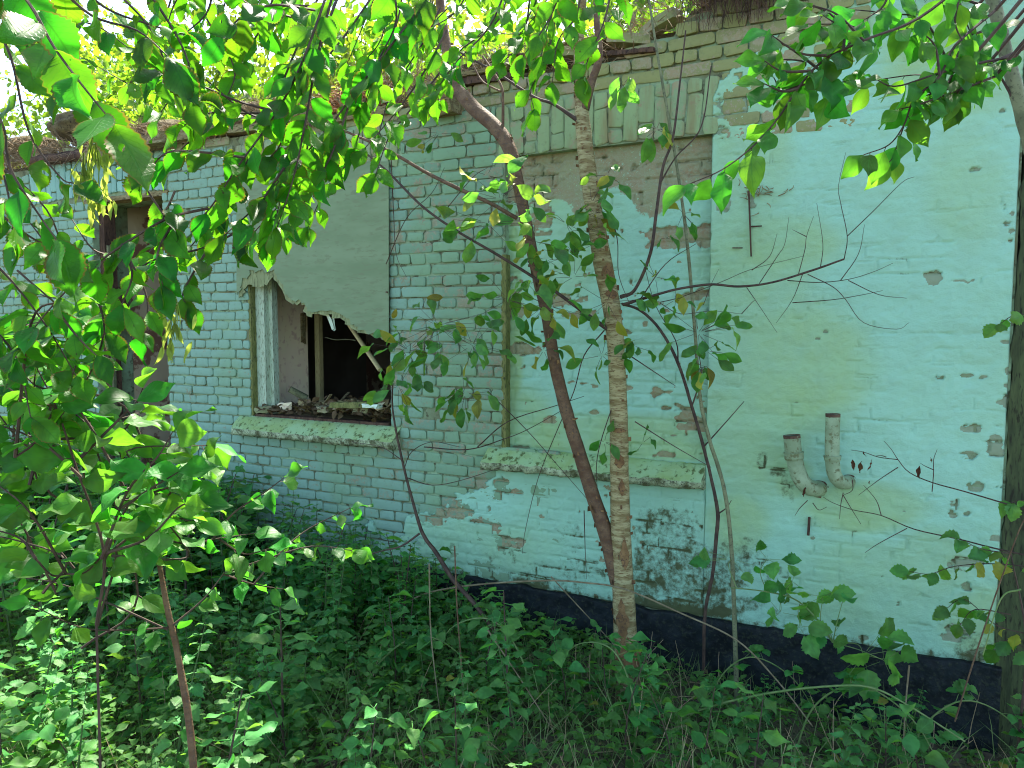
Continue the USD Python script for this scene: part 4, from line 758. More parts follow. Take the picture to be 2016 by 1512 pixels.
for (px, py, hh, aw, off) in ((1212, 1215, 90, 1.0, -.2), (1222, 1290, 60, 2.2, .1), (1210, 905, 28, 1.2, 0.0), (1206, 955, 34, 0.6, .2), (1216, 1085, 60, .8, .3), (1190, 535, 34, 1.2, .5), (1200, 580, 20, 1.4, .3), (1222, 845, 10, 1.8, 0), (1180, 475, 12, 2.0, 0.2)):
    P, R = smooth_path([W(a, b, y) for a, b, w, y in A], np.array([rad(a, b, w, y) for a, b, w, y in A]), 12); pxs = np.array([PX(p)[1] for p in P]); v = []; n = 12
    view = unit((C - W(px, py, -.45)) * (1, 1, 0)); sd = np.cross((0, 0, 1.0), view)
    for k in range(n + 1):
        yy = py + hh * (k / n - .5); i = int(np.argmin(abs(pxs - yy))); e = math.sin(math.pi * (k + .3) / (n + .6)) * aw * .5 * rc.uniform(.7, 1.2)
        c0 = np.array([np.interp(-yy, -pxs, P[:, j]) for j in range(3)])
        for m in range(5):
            an = off + e * (m / 4 - .5) * 2; v.append(c0 + (view * math.cos(an) + sd * math.sin(an)) * (R[i] * 1.03 + 0.0035))
    f = [(k * 5 + m, k * 5 + m + 1, k * 5 + m + 6) for k in range(n) for m in range(4)] + [(k * 5 + m, k * 5 + m + 6, k * 5 + m + 5) for k in range(n) for m in range(4)]
    put(forked, "peeled_patch", (np.array(v), np.array(f)), M["peel"], True)

# ------------------------------------------------------------------ thin saplings and shoots near the wall
def sapling(name, label, pts, mat, y, group=None, cat="sapling", twigs=(), base=True):
    P = [W(a, b, (yy if yy is not None else y)) for a, b, w, yy in pts]; R = [rad(a, b, w, (yy if yy is not None else y)) for a, b, w, yy in pts]
    R = [q * 0.72 for q in R]; th = thing(name, label, cat, P[0], group); put(th, "stem", tube(P, R, 8, 8, 0.08, np.random.default_rng(len(label))), mat, 60); return th
N = None
sapling("thin_sapling", "slender straight grey sapling standing against the pale wall beside the forked tree", [(1452, 1420, 15, N), (1448, 1280, 13, N), (1440, 1080, 12, N), (1425, 960, 11, N), (1395, 860, 11, N), (1378, 780, 10, N), (1368, 650, 9, N), (1352, 470, 9, N), (1333, 330, 8, N), (1312, 210, 8, N), (1290, 80, 7, N), (1272, -40, 6, N)], M["greybark"], -.3)
th = sapling("thin_sapling", "dark crooked sapling arching from the plinth over to the forked tree", [(1385, 1330, 9, N), (1388, 1210, 9, N), (1403, 1130, 10, N), (1410, 1060, 11, N), (1413, 1010, 11, N), (1402, 950, 9, N), (1385, 880, 9, N), (1362, 800, 9, N), (1335, 715, 9, N), (1300, 650, 8, N), (1262, 612, 8, N), (1225, 598, 7, -.4)], M["twig"], -.22)
for q in ([(1413, 1012), (1430, 1000), (1440, 985)], [(1335, 715), (1330, 670), (1290, 600), (1268, 520)], [(1385, 880), (1430, 830), (1465, 790)], [(1362, 800), (1380, 740), (1375, 690)]):
    put(th, "twig", tube([W(a, b, -.22) for a, b in q], [.005, .003, .002, .0015][: len(q)], 5, 4), M["twig"], 60)
th = sapling("thin_sapling", "dark slender shoot crossing the wall below the right end of the window sill", [(985, 1260, 10, N), (935, 1190, 12, N), (895, 1145, 13, N), (860, 1090, 12, N), (832, 1050, 10, N), (812, 985, 8, N), (795, 920, 7, N), (780, 850, 6, N), (772, 790, 5, N), (775, 720, 4, N)], M["twig"], -.75)
put(th, "twig", tube([W(826, 1050, -.75), W(790, 1075, -.8), W(750, 1085, -.85), W(700, 1100, -.9)], [.007, .006, .004, .003], 5, 4), M["twig"], 60)
for q in ([(795, 925), (810, 890), (850, 870), (905, 880)], [(800, 940), (850, 955), (910, 945), (1000, 915)], [(790, 905), (750, 880), (690, 870)]):
    put(th, "twig", tube([W(a, b, -.72) for a, b in q], [.004, .003, .002, .0015], 4, 4), M["twig"], 60)
th = sapling("thin_sapling", "smooth grey leaning trunk in the upper corner beyond the whitewashed wall end", [(2200, 900, 46, -1.3), (2110, 560, 44, -1.3), (2050, 360, 42, -1.3), (2012, 220, 38, -1.3), (1982, 110, 36, -1.3), (1955, 0, 34, -1.3), (1938, -80, 32, -1.3)], M["greybark"], -1.3)
put(th, "twig", tube([W(2005, 215, -1.3), W(1975, 160, -1.32), W(1945, 115, -1.35), W(1920, 85, -1.4)], [.005, .004, .003, .002], 5, 4), M["twig"], 60)

# dry twigs with curled leaves in front of the pipes
dry = thing("dry_branch", "thin dry branch with curled brown leaves hanging beside the elbow pipes", "branch", W(2100, 1030, -.35))
for i, q in enumerate(([(2100, 1030), (2000, 998), (1900, 968), (1835, 950), (1790, 930), (1768, 905), (1755, 885), (1740, 868)], [(1768, 905), (1730, 900), (1700, 890), (1676, 886)], [(1768, 920), (1730, 945), (1690, 975)], [(1835, 968), (1838, 930), (1838, 905), (1845, 885)], [(1838, 925), (1822, 918), (1812, 912)], [(1745, 900), (1735, 897), (1722, 898)],
                       [(2100, 1110), (1960, 1080), (1890, 1062), (1800, 1042), (1735, 1015), (1680, 1004), (1640, 990), (1620, 978)], [(1735, 1015), (1725, 985), (1700, 955)], [(1786, 1040), (1730, 1070), (1703, 1088)], [(1660, 970), (1655, 995), (1653, 1022)], [(1660, 975), (1675, 1000), (1695, 1032)], [(1590, 985), (1575, 1000), (1565, 1015)], [(1600, 990), (1612, 1004), (1628, 998)], [(1678, 945), (1678, 965), (1660, 975)])):
    put(dry, "twig", tube([W(a, b, -.30) for a, b in q], np.linspace(.0042 if i in (0, 6) else .0026, .0012, len(q)), 5, 4), M["twig"], 60)
rq = np.random.default_rng(77)
for (px, py, s, tw) in ((1678, 915, .06, .3), (1695, 918, .055, -.3), (1716, 915, .055, .2), (1810, 928, .06, .1), (1712, 950, .02, .0), (1586, 968, .05, -.2), (1700, 893, .03, .5), (1832, 905, .025, 1)):
    v, f, u = place_leaf("elm", rq, W(px, py - s * 180, -.3), (tw * .4, 0, -1), (rq.normal(), -1, 0), s, 8, 0.55); v = v + rq.normal(0, s * 0.03, v.shape)
    put(dry, "dry_leaf", (v, f), M["brown_leaf"], True, u)
for (a, b, c, d, r) in ((1593, 1018, 1591, 1054, .007), (1474, 375, 1479, 505, .005), (1500, 445, 1478, 446, .004), (1462, 488, 1442, 488, .004)):
    solo("stuck_stick", tube([W(a, b, -.012), W(c, d, -.012)], r, 5, 2, .2, rq), M["dark_wood"], {1593: "short brown stick clinging to the wall below the elbow pipes", 1474: "long thin dead root running down the whitewashed wall", 1500: "short dead root lying across the long root on the wall", 1462: "lowest short dead root beside the long root on the wall"}[a], "stick", 50)
rt = Acc()
for _ in range(26):
    x, y = rq.normal(1490, 24), rq.normal(383, 13); a = rq.uniform(0, 6.28); L = rq.uniform(8, 30)
    rt.add(*tube([W(x, y, -.008), W(x + L * .5 * math.cos(a) + 3, y + L * .3 * math.sin(a), -.014), W(x + L * math.cos(a), y + L * .6 * math.sin(a), -.01)], [.003, .0025, .001], 4, 3))
solo("clinging_roots", rt.get(), M["rot"], "tangle of dead clinging roots on the whitewashed wall under the dogwood branch", "roots", kind="stuff")

# ------------------------------------------------------------------ overhanging foliage near the camera
def DD(q): return [D(*p) for p in q]
elm = thing("elm_tree", "elm branches with large toothed leaves hanging in front of the doorway and window", "tree", (-3.3, -4.1, 0))
put(elm, "trunk", tube([(-3.3, -4.1, -.1), (-3.2, -4.0, 2), (-2.9, -3.9, 4), (-2.6, -3.7, 6)], [.17, .14, .11, .06], 12, 6, .08, rq), M["greybark"], 60)
fe = Foliage(elm, M["elm"], M["twig"], 61, "elm", 300)
hub = np.array([-2.6, -3.6, 4.6])
ES = [  # twig, leaf length, spacing
    ([(-10, -80, 1.15), (60, 10, 1.1), (105, 90, 1.08), (160, 165, 1.06), (225, 245, 1.05)], .098, .052),
    ([(-90, 120, 1.15), (0, 235, 1.15), (20, 330, 1.15), (75, 420, 1.15), (110, 470, 1.15)], .090, .055),
    ([(660, -60, 1.6), (600, 110, 1.55), (545, 220, 1.55), (470, 325, 1.5), (400, 425, 1.5), (345, 440, 1.5)], .088, .036),
    ([(668, -60, 1.62), (625, 110, 1.6), (598, 260, 1.6), (575, 360, 1.6), (545, 450, 1.6)], .086, .036),
    ([(545, 220, 1.55), (470, 200, 1.5), (400, 170, 1.45), (330, 140, 1.4)], .086, .042),
    ([(480, 310, 1.5), (400, 300, 1.45), (330, 300, 1.4), (290, 340, 1.4)], .088, .045),
    ([(880, -60, 1.75), (800, 50, 1.7), (700, 180, 1.65), (640, 260, 1.65), (560, 345, 1.65), (520, 390, 1.6)], .086, .036),
    ([(620, 20, 1.45), (540, 10, 1.4), (480, 30, 1.4), (440, 70, 1.4)], .088, .042),
    ([(1010, -60, 1.9), (965, 50, 1.85), (900, 120, 1.85), (850, 190, 1.85)], .086, .040),
    ([(770, -60, 1.7), (780, 40, 1.7), (745, 120, 1.7), (720, 200, 1.7)], .086, .040),
    ([(1120, -60, 1.9), (1080, 40, 1.9), (1030, 110, 1.9)], .085, .046),
    ([(1215, -70, 1.9), (1190, 40, 1.85), (1160, 110, 1.85), (1150, 150, 1.85)], .090, .046),
    ([(410, 410, 1.5), (330, 430, 1.45), (245, 480, 1.4), (170, 535, 1.4), (105, 600, 1.4), (40, 680, 1.4)], .082, .034),
    ([(560, 330, 1.6), (510, 400, 1.6), (440, 465, 1.55)], .084, .040),
    ([(690, 200, 1.65), (650, 310, 1.65), (610, 380, 1.65), (570, 440, 1.65)], .080, .036),
    ([(880, 60, 1.75), (830, 150, 1.75), (780, 220, 1.75), (720, 290, 1.7)], .080, .040),
    ([(340, 440, 1.45), (310, 500, 1.4), (320, 560, 1.4)], .085, .045),
    ([(90, -50, 1.25), (180, 30, 1.3), (270, 60, 1.3), (330, 110, 1.3)], .085, .046),
    ([(260, -60, 1.4), (330, 40, 1.4), (370, 120, 1.4), (380, 200, 1.4)], .082, .046),
    ([(420, -60, 1.6), (410, 20, 1.6), (360, 70, 1.6)], .08, .046),
    ([(560, -60, 1.8), (520, 40, 1.8), (480, 120, 1.8)], .085, .05), ([(940, -60, 2.0), (900, 20, 2.0), (840, 60, 2.0)], .085, .05),
    ([(170, 530, 1.4), (110, 500, 1.35), (60, 440, 1.35)], .078, .045), ([(105, 600, 1.4), (150, 660, 1.4), (190, 700, 1.4)], .075, .045),
    ([(240, 480, 1.4), (260, 540, 1.4), (240, 600, 1.4)], .082, .045)]
rz2 = np.random.default_rng(62)
ES += [([(-60, 470, 1.5), (20, 550, 1.5), (90, 640, 1.5), (150, 740, 1.5)], .082, .036), ([(-60, 600, 1.45), (30, 700, 1.45), (60, 820, 1.45)], .082, .036), ([(170, 540, 1.6), (205, 640, 1.6), (175, 740, 1.6), (120, 820, 1.6)], .08, .036), ([(-60, 370, 1.4), (50, 460, 1.4), (130, 500, 1.4)], .085, .04), ([(250, 500, 1.6), (290, 590, 1.6), (280, 660, 1.6)], .078, .04)]
ES += [([(a + dx + rz2.normal(0, 14), b + dy + rz2.normal(0, 14), d + dz) for a, b, d in p], s_ * 0.97, q_) for p, s_, q_ in ES[:22] for dx, dy, dz in ((rz2.normal(0, 60), rz2.normal(-5, 45), rz2.uniform(.1, .35)),)]
ES += [([(a + dx + rz2.normal(0, 14), b + dy + rz2.normal(0, 14), d + dz) for a, b, d in p], s_ * 0.95, q_) for p, s_, q_ in ES[:5] + ES[7:12] + ES[14:27] + ES[9:12] for dx, dy, dz in ((rz2.normal(30, 60), rz2.normal(-25, 45), rz2.uniform(.2, .5)),)]
for pts, s, sp in ES:
    P = DD(pts); fe.spray(P, sp * (.78 if pts[-1][2] > 1.3 else 1), s * (.80 if pts[-1][2] > 1.3 else 1.04), 0.0030, 0.0011, droop=0.65, face=0.62, start=0.12, stalk=0.15)
    if pts[0][1] < 0: fe.twig([hub, hub * .5 + P[0] * .5 + np.array([0, 0, .25]), P[0]], 0.009, 0.0030, 6)
fe.done()
ec, _c = scatter_crown(np.random.default_rng(66), (-3.1, -0.7, 5.1), (1.5, 1.0, 0.6), 70, 16, 0.14, 0.10, shell=0.2)
put(elm, "crown", ec.get(), M["elm"], True, ec.uv(), kind="stuff")
put(elm, "limb", tube([(-2.6, -3.7, 5.4), (-2.9, -2.2, 5.6), (-3.1, -0.7, 5.2)], [.06, .04, .015], 8, 5), M["greybark"], 60)
# a bunch of hanging winged seeds on the elm
sd = Acc(); fs = np.random.default_rng(6)
for (cx, cy, n, hgt) in ((185, 300, 34, 150), (215, 250, 22, 70), (165, 340, 14, 60), (340, 600, 18, 120)):
    for _ in range(n):
        x, y = cx + fs.normal(0, 16), cy + fs.uniform(-0.3, .7) * hgt; p = D(x, y, 1.55)
        v, f, u = place_leaf("willow", fs, p, (fs.normal(0, .2), fs.normal(0, .2), -1), -FW + rdir(fs) * .6, fs.uniform(.028, .05), None, 1.2); sd.add(v, f, u)
    for k in range(6): sd.add(*tube([D(cx, cy - 40, 1.55), D(cx + fs.normal(0, 10), cy + hgt * .2, 1.55), D(cx + fs.normal(0, 18), cy + hgt * .6, 1.55)], [.0012, .001, .0008], 3, 4))
put(elm, "hanging_seeds", sd.get(), M["seed"], True, sd.uv(), kind="stuff")

dog = thing("dogwood_tree", "dogwood branch with veined oval leaves arching in front of the whitewashed wall", "tree", (1.5, -2.4, 0))
put(dog, "trunk", tube([(1.5, -2.4, -.1), (1.45, -2.35, 1.5), (1.2, -2.2, 3.2), (0.9, -2.0, 4.6)], [.07, .06, .045, .02], 10, 6, .08, rq), M["greybark"], 60)
fd = Foliage(dog, M["dogwood"], M["twig"], 67, "dogwood", 300)
DS = [([(1930, -60, 2.0), (1810, 35, 1.95), (1700, 80, 1.9), (1620, 120, 1.9), (1570, 175, 1.88), (1530, 235, 1.86), (1480, 290, 1.85), (1420, 335, 1.84), (1350, 365, 1.83)], .082, .052),
      ([(1640, 110, 1.9), (1575, 105, 1.88), (1520, 70, 1.86)], .075, .045), ([(1700, 80, 1.9), (1650, 30, 1.9), (1600, 10, 1.9)], .08, .045), ([(1600, 140, 1.9), (1540, 140, 1.87), (1505, 120, 1.86)], .075, .045),
      ([(1660, 100, 1.9), (1660, 60, 1.9), (1620, 30, 1.88)], .075, .045), ([(1570, 175, 1.88), (1540, 180, 1.86), (1505, 165, 1.86)], .07, .045), ([(1620, 120, 1.9), (1640, 160, 1.9), (1630, 190, 1.9)], .085, .05),
      ([(1960, 20, 2.1), (1880, 90, 2.05), (1850, 150, 2.0), (1800, 195, 2.0), (1780, 245, 2.0), (1750, 285, 2.0), (1700, 305, 2.0)], .078, .05), ([(2000, 110, 2.1), (1900, 130, 2.05), (1830, 150, 2.0), (1760, 170, 2.0), (1715, 150, 2.0)], .072, .045),
      ([(1960, 150, 2.1), (1880, 180, 2.05), (1810, 205, 2.0), (1770, 215, 2.0)], .068, .045), ([(1850, 150, 2.0), (1840, 90, 2.0), (1810, 60, 2.0)], .08, .05), ([(1900, -40, 2.05), (1880, 40, 2.05), (1900, 90, 2.05)], .08, .05), ([(1760, -50, 2.0), (1740, 10, 2.0), (1700, 40, 2.0)], .08, .045), ([(1900, 130, 2.05), (1900, 160, 2.05), (1880, 190, 2.05)], .07, .05)]
DS += [([(a + rz2.normal(0, 26), b + rz2.normal(0, 20), d + .08) for a, b, d in p], s_, q_) for p, s_, q_ in DS[1:]]
for pts, s, sp in DS:
    P = DD(pts); fd.spray(P, sp * .9, s * 1.05, 0.0042, 0.0013, droop=1.0, face=0.75, start=0.06, stalk=0.3)
    if pts[0][0] > 1890: fd.twig([np.array([1.1, -2.1, 3.6]), P[0] * .6 + np.array([1.1, -2.1, 3.6]) * .4 + (0, 0, .1), P[0]], 0.010, 0.0045, 6)
fd.done()

bush = thing("dogwood_shrub", "sunlit dogwood shrub with broad leaves in front of the empty doorway", "shrub", np.array([*D(150, 1500, 1.9)[:2], 0.0]))
fb = Foliage(bush, M["dogwood"], M["twig"], 71, "dogwood", 300); b0 = bush.base
BS = [([(190, 1230, 1.8), (205, 1090, 1.75), (150, 920, 1.65), (110, 800, 1.6), (70, 720, 1.55)], .092, .050), ([(200, 1100, 1.75), (250, 970, 1.7), (310, 900, 1.65), (340, 850, 1.65)], .092, .045), ([(160, 940, 1.65), (80, 870, 1.6), (-20, 830, 1.6)], .09, .045),
      ([(250, 970, 1.7), (190, 860, 1.65), (140, 770, 1.6), (160, 690, 1.6)], .085, .045), ([(130, 1130, 1.8), (60, 1010, 1.7), (-10, 950, 1.7)], .088, .045), ([(240, 1000, 1.7), (300, 960, 1.7), (350, 930, 1.7)], .088, .042), ([(110, 800, 1.6), (60, 790, 1.6), (10, 760, 1.6)], .08, .045),
      ([(205, 1090, 1.75), (290, 1060, 1.75), (350, 1000, 1.75), (380, 990, 1.75)], .085, .045), ([(70, 1100, 1.7), (40, 1060, 1.7), (-20, 1040, 1.7)], .09, .05), ([(30, 900, 1.6), (60, 640, 1.5), (120, 590, 1.5)], .078, .05), ([(-30, 760, 1.5), (30, 690, 1.5), (90, 650, 1.5)], .08, .045), ([(160, 900, 1.65), (230, 830, 1.65), (270, 790, 1.65)], .085, .045)]
BS += [([(a + rz2.normal(0, 60), b + rz2.normal(10, 45), d + rz2.uniform(.2, .6)) for a, b, d in p], s_, q_) for p, s_, q_ in BS]
BS = BS + [([(a + rz2.normal(0, 45), b + rz2.normal(0, 35), d + rz2.uniform(.1, .4)) for a, b, d in p], s_, q_) for p, s_, q_ in BS[:12]]
for pts, s, sp in BS:
    fb.spray(DD(pts), sp, s, 0.004, 0.0013, droop=0.45, face=0.45, start=0.1, stalk=0.3)
for p in ((190, 1230, 1.8),): fb.twig([b0 + (rq.normal(0, .05), rq.normal(0, .05), 0), b0 * .5 + D(*p) * .5 + (0.03, 0, 0), D(*p)], .0042, .003, 6)
for p, q in (((70, 1100, 1.7), (130, 1130, 1.8)), ((130, 1130, 1.8), (205, 1090, 1.75)), ((-30, 760, 1.5), (-20, 830, 1.6)), ((30, 900, 1.6), (110, 800, 1.6))): fb.twig([D(*p), (D(*p) + D(*q)) / 2 - (0, 0, .02), D(*q)], .0025, .002, 5)
fb.done()
s2 = thing("dogwood_sapling", "young dogwood sapling with a bare brown stem in the undergrowth", "sapling", np.array([*D(392, 1620, 2.3)[:2], 0.0]))
fs2 = Foliage(s2, M["dogwood"], M["twig"], 73, "dogwood", 300)
put(s2, "stem", tube([s2.base, D(380, 1500, 2.3), D(352, 1300, 2.28), (D(330, 1200, 2.26)), D(303, 1050, 2.25)], [.013, .012, .010, .009, .006], 8, 6, .06, rq), M["redbark"], 60)
for pts, s, sp in (([(303, 1050, 2.25), (360, 1070, 2.2), (430, 1060, 2.2), (500, 1050, 2.2)], .085, .045), ([(303, 1050, 2.25), (270, 1090, 2.2), (230, 1080, 2.2)], .085, .05), ([(303, 1060, 2.25), (330, 1020, 2.25), (390, 1000, 2.25)], .08, .045), ([(420, 1060, 2.2), (460, 1010, 2.2), (520, 970, 2.2), (560, 940, 2.2)], .075, .04), ([(332, 1235, 2.26), (250, 1240, 2.2), (160, 1235, 2.15), (60, 1190, 2.1)], .075, .07), ([(430, 1060, 2.2), (480, 1090, 2.2), (530, 1080, 2.2)], .08, .04), ([(335, 1235, 2.26), (400, 1180, 2.3), (440, 1130, 2.3)], .08, .05), ([(500, 1150, 2.3), (560, 1080, 2.35), (610, 1040, 2.4), (690, 1000, 2.4)], .07, .04), ([(440, 1130, 2.3), (540, 1095, 2.3), (620, 1075, 2.35), (700, 1085, 2.4)], .07, .04), ([(330, 1240, 2.26), (220, 1190, 2.2), (120, 1150, 2.2), (30, 1135, 2.2)], .075, .045), ([(440, 1130, 2.3), (500, 1150, 2.3), (560, 1160, 2.35)], .07, .04)):
    fs2.spray(DD(pts), sp, s, .0035, .0013, droop=0.5, face=0.4, stalk=.3)
fs2.done()
s3 = thing("leafy_bush", "leafy bush with pointed lobed leaves against the dark timber post", "bush", np.array([*W(2000, 1500, -.35)[:2], 0.0]))
fs3 = Foliage(s3, M["tree_leaf"], M["twig"], 79, "bramble", 200)
for pts, s, sp in (([(2060, 1120, -.35), (1960, 1110, -.38), (1880, 1115, -.4), (1830, 1130, -.4), (1790, 1125, -.4)], .085, .045), ([(1990, 1090, -.35), (1930, 1080, -.38), (1890, 1060, -.4)], .08, .045), ([(2030, 1250, -.35), (1960, 1230, -.35), (1900, 1180, -.4), (1860, 1200, -.4)], .075, .045), ([(1990, 1210, -.35), (1920, 1200, -.38), (1890, 1230, -.4)], .07, .045), ([(2040, 1290, -.35), (1985, 1260, -.35), (1960, 1280, -.35)], .085, .045), ([(2050, 1000, -.3), (2010, 985, -.3), (1990, 990, -.3)], .08, .05), ([(2060, 620, -.3), (2000, 620, -.3), (1965, 640, -.3)], .08, .04)):
    fs3.spray([W(*p) for p in pts], sp, s, .003, .0012, droop=.6, face=.5, stalk=.3)
for p in ((2060, 1120), (1990, 1090), (2030, 1250), (2040, 1290), (2050, 1000)): fs3.twig([s3.base, s3.base * .4 + W(*p, -.35) * .6 + (.05, 0, 0), W(*p, -.35)], .007, .003, 5)
fs3.done()
for (x0, y0, x1, y1, w, lab) in ((158, 1070, 152, 1330, .034, "dark stake standing in the undergrowth in front of the doorway"), (330, 1110, 305, 1390, .03, "dark stake behind the bare brown dogwood stem")):
    a, b = W(x0, y0, -1.0), W(x1, y1 + 60, -1.0); b[2] = -.1
    solo("dark_stake", rough_bar(b, a, w, w, 91, 16, .12, (0, 1, 0)), M["dark_wood"], lab, "stake", 60)

# ------------------------------------------------------------------ undergrowth
ru = np.random.default_rng(101)
TOPX = [-200, 0, 250, 500, 700, 850, 1000, 1120, 1250, 1400, 1550, 1700, 1850, 2016, 2300]; TOPY = [840, 860, 900, 955, 1025, 1090, 1175, 1225, 1265, 1315, 1335, 1320, 1335, 1330, 1330]
_HS = np.arange(0.1, 1.4, 0.04)
def height_limit(x, y):
    z0 = gz1(x, y); q = np.array([x, y, z0]) - C; z = q @ FW + _HS * FW[2]
    px, py = 1008 + F * (q @ RT) / z, 756 - F * (q @ UP + _HS * UP[2]) / z; bad = py < np.interp(px, TOPX, TOPY)
    return z0, float(_HS[max(int(np.argmax(bad)) - 1, 0)] if bad.any() else _HS[-1])
protos = {}
def plant(kind, var, build, label, cat, group, loc, rz, sc):
    key = (kind, var)
    if key not in protos:
        th = thing(kind, label, cat, (0, 0, 0), group); th.tall = var >= 6; build(th, np.random.default_rng(1000 + hash_(kind) + var * 7)); protos[key] = th.path
        x = UsdGeom.Xformable(stage.GetPrimAtPath(th.path)); x.ClearXformOpOrder(); p = stage.GetPrimAtPath(th.path)
    else:
        p = UsdGeom.Xform.Define(stage, numbered("/World", kind)).GetPrim(); p.GetReferences().AddInternalReference(protos[key]); p.SetInstanceable(True)
        tag(p, label, cat, group); x = UsdGeom.Xformable(p); x.ClearXformOpOrder()
    a = UsdGeom.XformCommonAPI(p); a.SetTranslate(Gf.Vec3d(*map(float, loc))); a.SetRotate(Gf.Vec3f(float(ru.normal(0, 5)), float(ru.normal(0, 5)), float(rz))); a.SetScale(Gf.Vec3f(float(sc), float(sc), float(sc)))
def hash_(s): return sum(ord(c) * (i + 1) for i, c in enumerate(s))
def b_nettle(th, r):                       # one unit high
    h = 1.0; b = r.normal(0, .08, 2); st = [np.array([0, 0, -.06]), np.array([b[0] * .3, b[1] * .3, .45]), np.array([b[0], b[1], h])]
    put(th, "stem", tube(st, [.008, .006, .0015], 5, 4), M["weed_stem"], 60)
    tall = th.tall; n = (15 if tall else 11) + int(r.integers(0, 3))
    for k in range(n):
        f = 0.22 + 0.77 * (k / (n - 1)) ** .85; p = np.array([b[0] * f * f, b[1] * f * f, f * h]); a = k * 1.57 + r.normal(0, .3); L = (0.105 if tall else 0.165) * (1 - .62 * max(0, (k / (n - 1) - .45) / .55)) * r.uniform(.8, 1.15)
        for s in (0, math.pi):
            d = unit([math.cos(a + s), math.sin(a + s), -.25 + .35 * k / n + r.normal(0, .15)]); o = p + d * L * .28
            v, fc, u = place_leaf("nettle", r, o, d, np.array([0, 0, 1.0]) + rdir(r) * .25, L, None, 1.15); tv, tf = tube([p, o], [.003, .003], 3, 1)
            put(th, "leaf", (np.vstack([v, tv]), np.vstack([fc, tf + len(v)])), M["nettle"], True, np.vstack([u, np.full((len(tv), 2), .5)]))
def b_seedling(th, r):
    b = r.normal(0, .18, 2); st = [np.array([0, 0, -.06]), np.array([b[0] * .2, b[1] * .2, .5]), np.array([b[0], b[1], 1.0])]; put(th, "stem", tube(st, [.009, .007, .003], 5, 4), M["twig"], 60)
    tall = th.tall; n = 22 if tall else 17
    for k in range(n):
        f = .2 + .8 * k / (n - 1); p = np.array([b[0] * f * f, b[1] * f * f, f]); a = k * 2.4 + r.normal(0, .3); d = unit([math.cos(a), math.sin(a), r.normal(.1, .2)]); o = p + d * .07
        v, fc, u = place_leaf("dogwood" if k % 3 else "elm", r, o, d, np.array([0, 0, 1.0]) + rdir(r) * .3, r.uniform(.11, .21) * (.72 if tall else 1)); tv, tf = tube([p, o], [.003, .003], 3, 1)
        put(th, "leaf", (np.vstack([v, tv]), np.vstack([fc, tf + len(v)])), M["herb"], True, np.vstack([u, np.full((len(tv), 2), .5)]))
def b_bramble(th, r):
    c = [np.array([0, 0, -.05]), np.array([.15, .02, .6]), np.array([.55, .05, .95]), np.array([1.05, .1, .75]), np.array([1.4, .1, .25])]; P, _ = smooth_path(c, np.zeros(5), 6); put(th, "cane", tube(c, [.012, .010, .009, .007, .005], 6, 6), M["stem"], 60)
    for i in range(5, len(P) - 1, 3):
        a = r.uniform(0, 6.28); d = unit([math.cos(a) * .5, math.sin(a), r.uniform(0, .5)]); q = P[i] + d * .12; s = np.cross(d, (0, 0, 1.0))
        for dd, L in ((d, .19), (unit(d * .3 + s), .15), (unit(d * .3 - s), .15)):
            v, fc, u = place_leaf("bramble", r, q + dd * .02, dd + (0, 0, -.15), np.array([0, 0, 1.0]) + rdir(r) * .3, L * r.uniform(.8, 1.1)); put(th, "leaf", (v, fc), M["herb"], True, u)
        put(th, "leaf_stalk", tube([P[i], q], [.004, .003], 4, 1), M["stem"], 60)
LAB = {"nettle": ("green nettle with toothed leaves in the undergrowth before the house", "nettle", "nettles in the undergrowth"),
       "leafy_seedling": ("broad leaved seedling in the undergrowth before the house", "seedling", "seedlings in the undergrowth")}
def inframe(x, y, z):
    q = np.array([x, y, z]) - C
    if q @ FW < 0.9: return False
    px, py = PX((x, y, z)); return -150 < px < 2160 and py < 1750
cnt = {"nettle": 0, "leafy_seedling": 0}
tries = 0
while tries < 9000 and sum(cnt.values()) < 400:
    tries += 1; x, y = (ru.uniform(-7.2, 0.7), ru.uniform(-3.4, -0.10)) if ru.random() < .68 else (ru.uniform(-7.4, -2.6), ru.uniform(-.9, -.1))
    z0, hl = height_limit(x, y); dist = np.dot(np.array([x, y, .4]) - C, FW)
    if not inframe(x, y, z0 + hl) or dist < 1.25: continue
    right = sstep(-2.6, -0.6, x)
    if ru.random() < 0.55 * right: continue
    kind = "nettle" if ru.random() < (.72 if x > -4.2 else .5) else "leafy_seedling"
    h = min(hl, ru.uniform(.45, .9) + .45 * float(sstep(-3.0, -4.6, x))) * ru.uniform(.8, 1.08)
    if h < .12: continue
    v = int(ru.integers(0, 6)) if h < .62 else 6 + int(ru.integers(0, 4)); plant(kind, v, b_nettle if kind == "nettle" else b_seedling, *LAB[kind], (x, y, z0), ru.uniform(0, 360), h); cnt[kind] += 1
for i, (px, py, y, rz, sc, lab) in enumerate([(1390, 1470, -.5, 5, .36, "arching bramble cane under the elbow pipes, rising from the bare soil"), (1560, 1490, -.62, -8, .42, "green bramble cane arching low across the tarred base"), (1050, 1420, -.9, 170, .45, "bramble with broad leaflets in the nettles left of the forked tree"), (1780, 1500, -.5, 20, .38, "bramble with pale leaves at the foot of the wall corner"), (700, 1480, -1.3, 30, .45, "bramble arching out of the nettles below the boarded window"), (1250, 1500, -1.0, 150, .4, "bramble at the foot of the forked tree")]):
    p = W(px, py, y); plant("bramble", i % 3, b_bramble, lab, "bramble", None, (p[0], p[1], float(gz(p[0], p[1]))), rz, sc * 1.1)
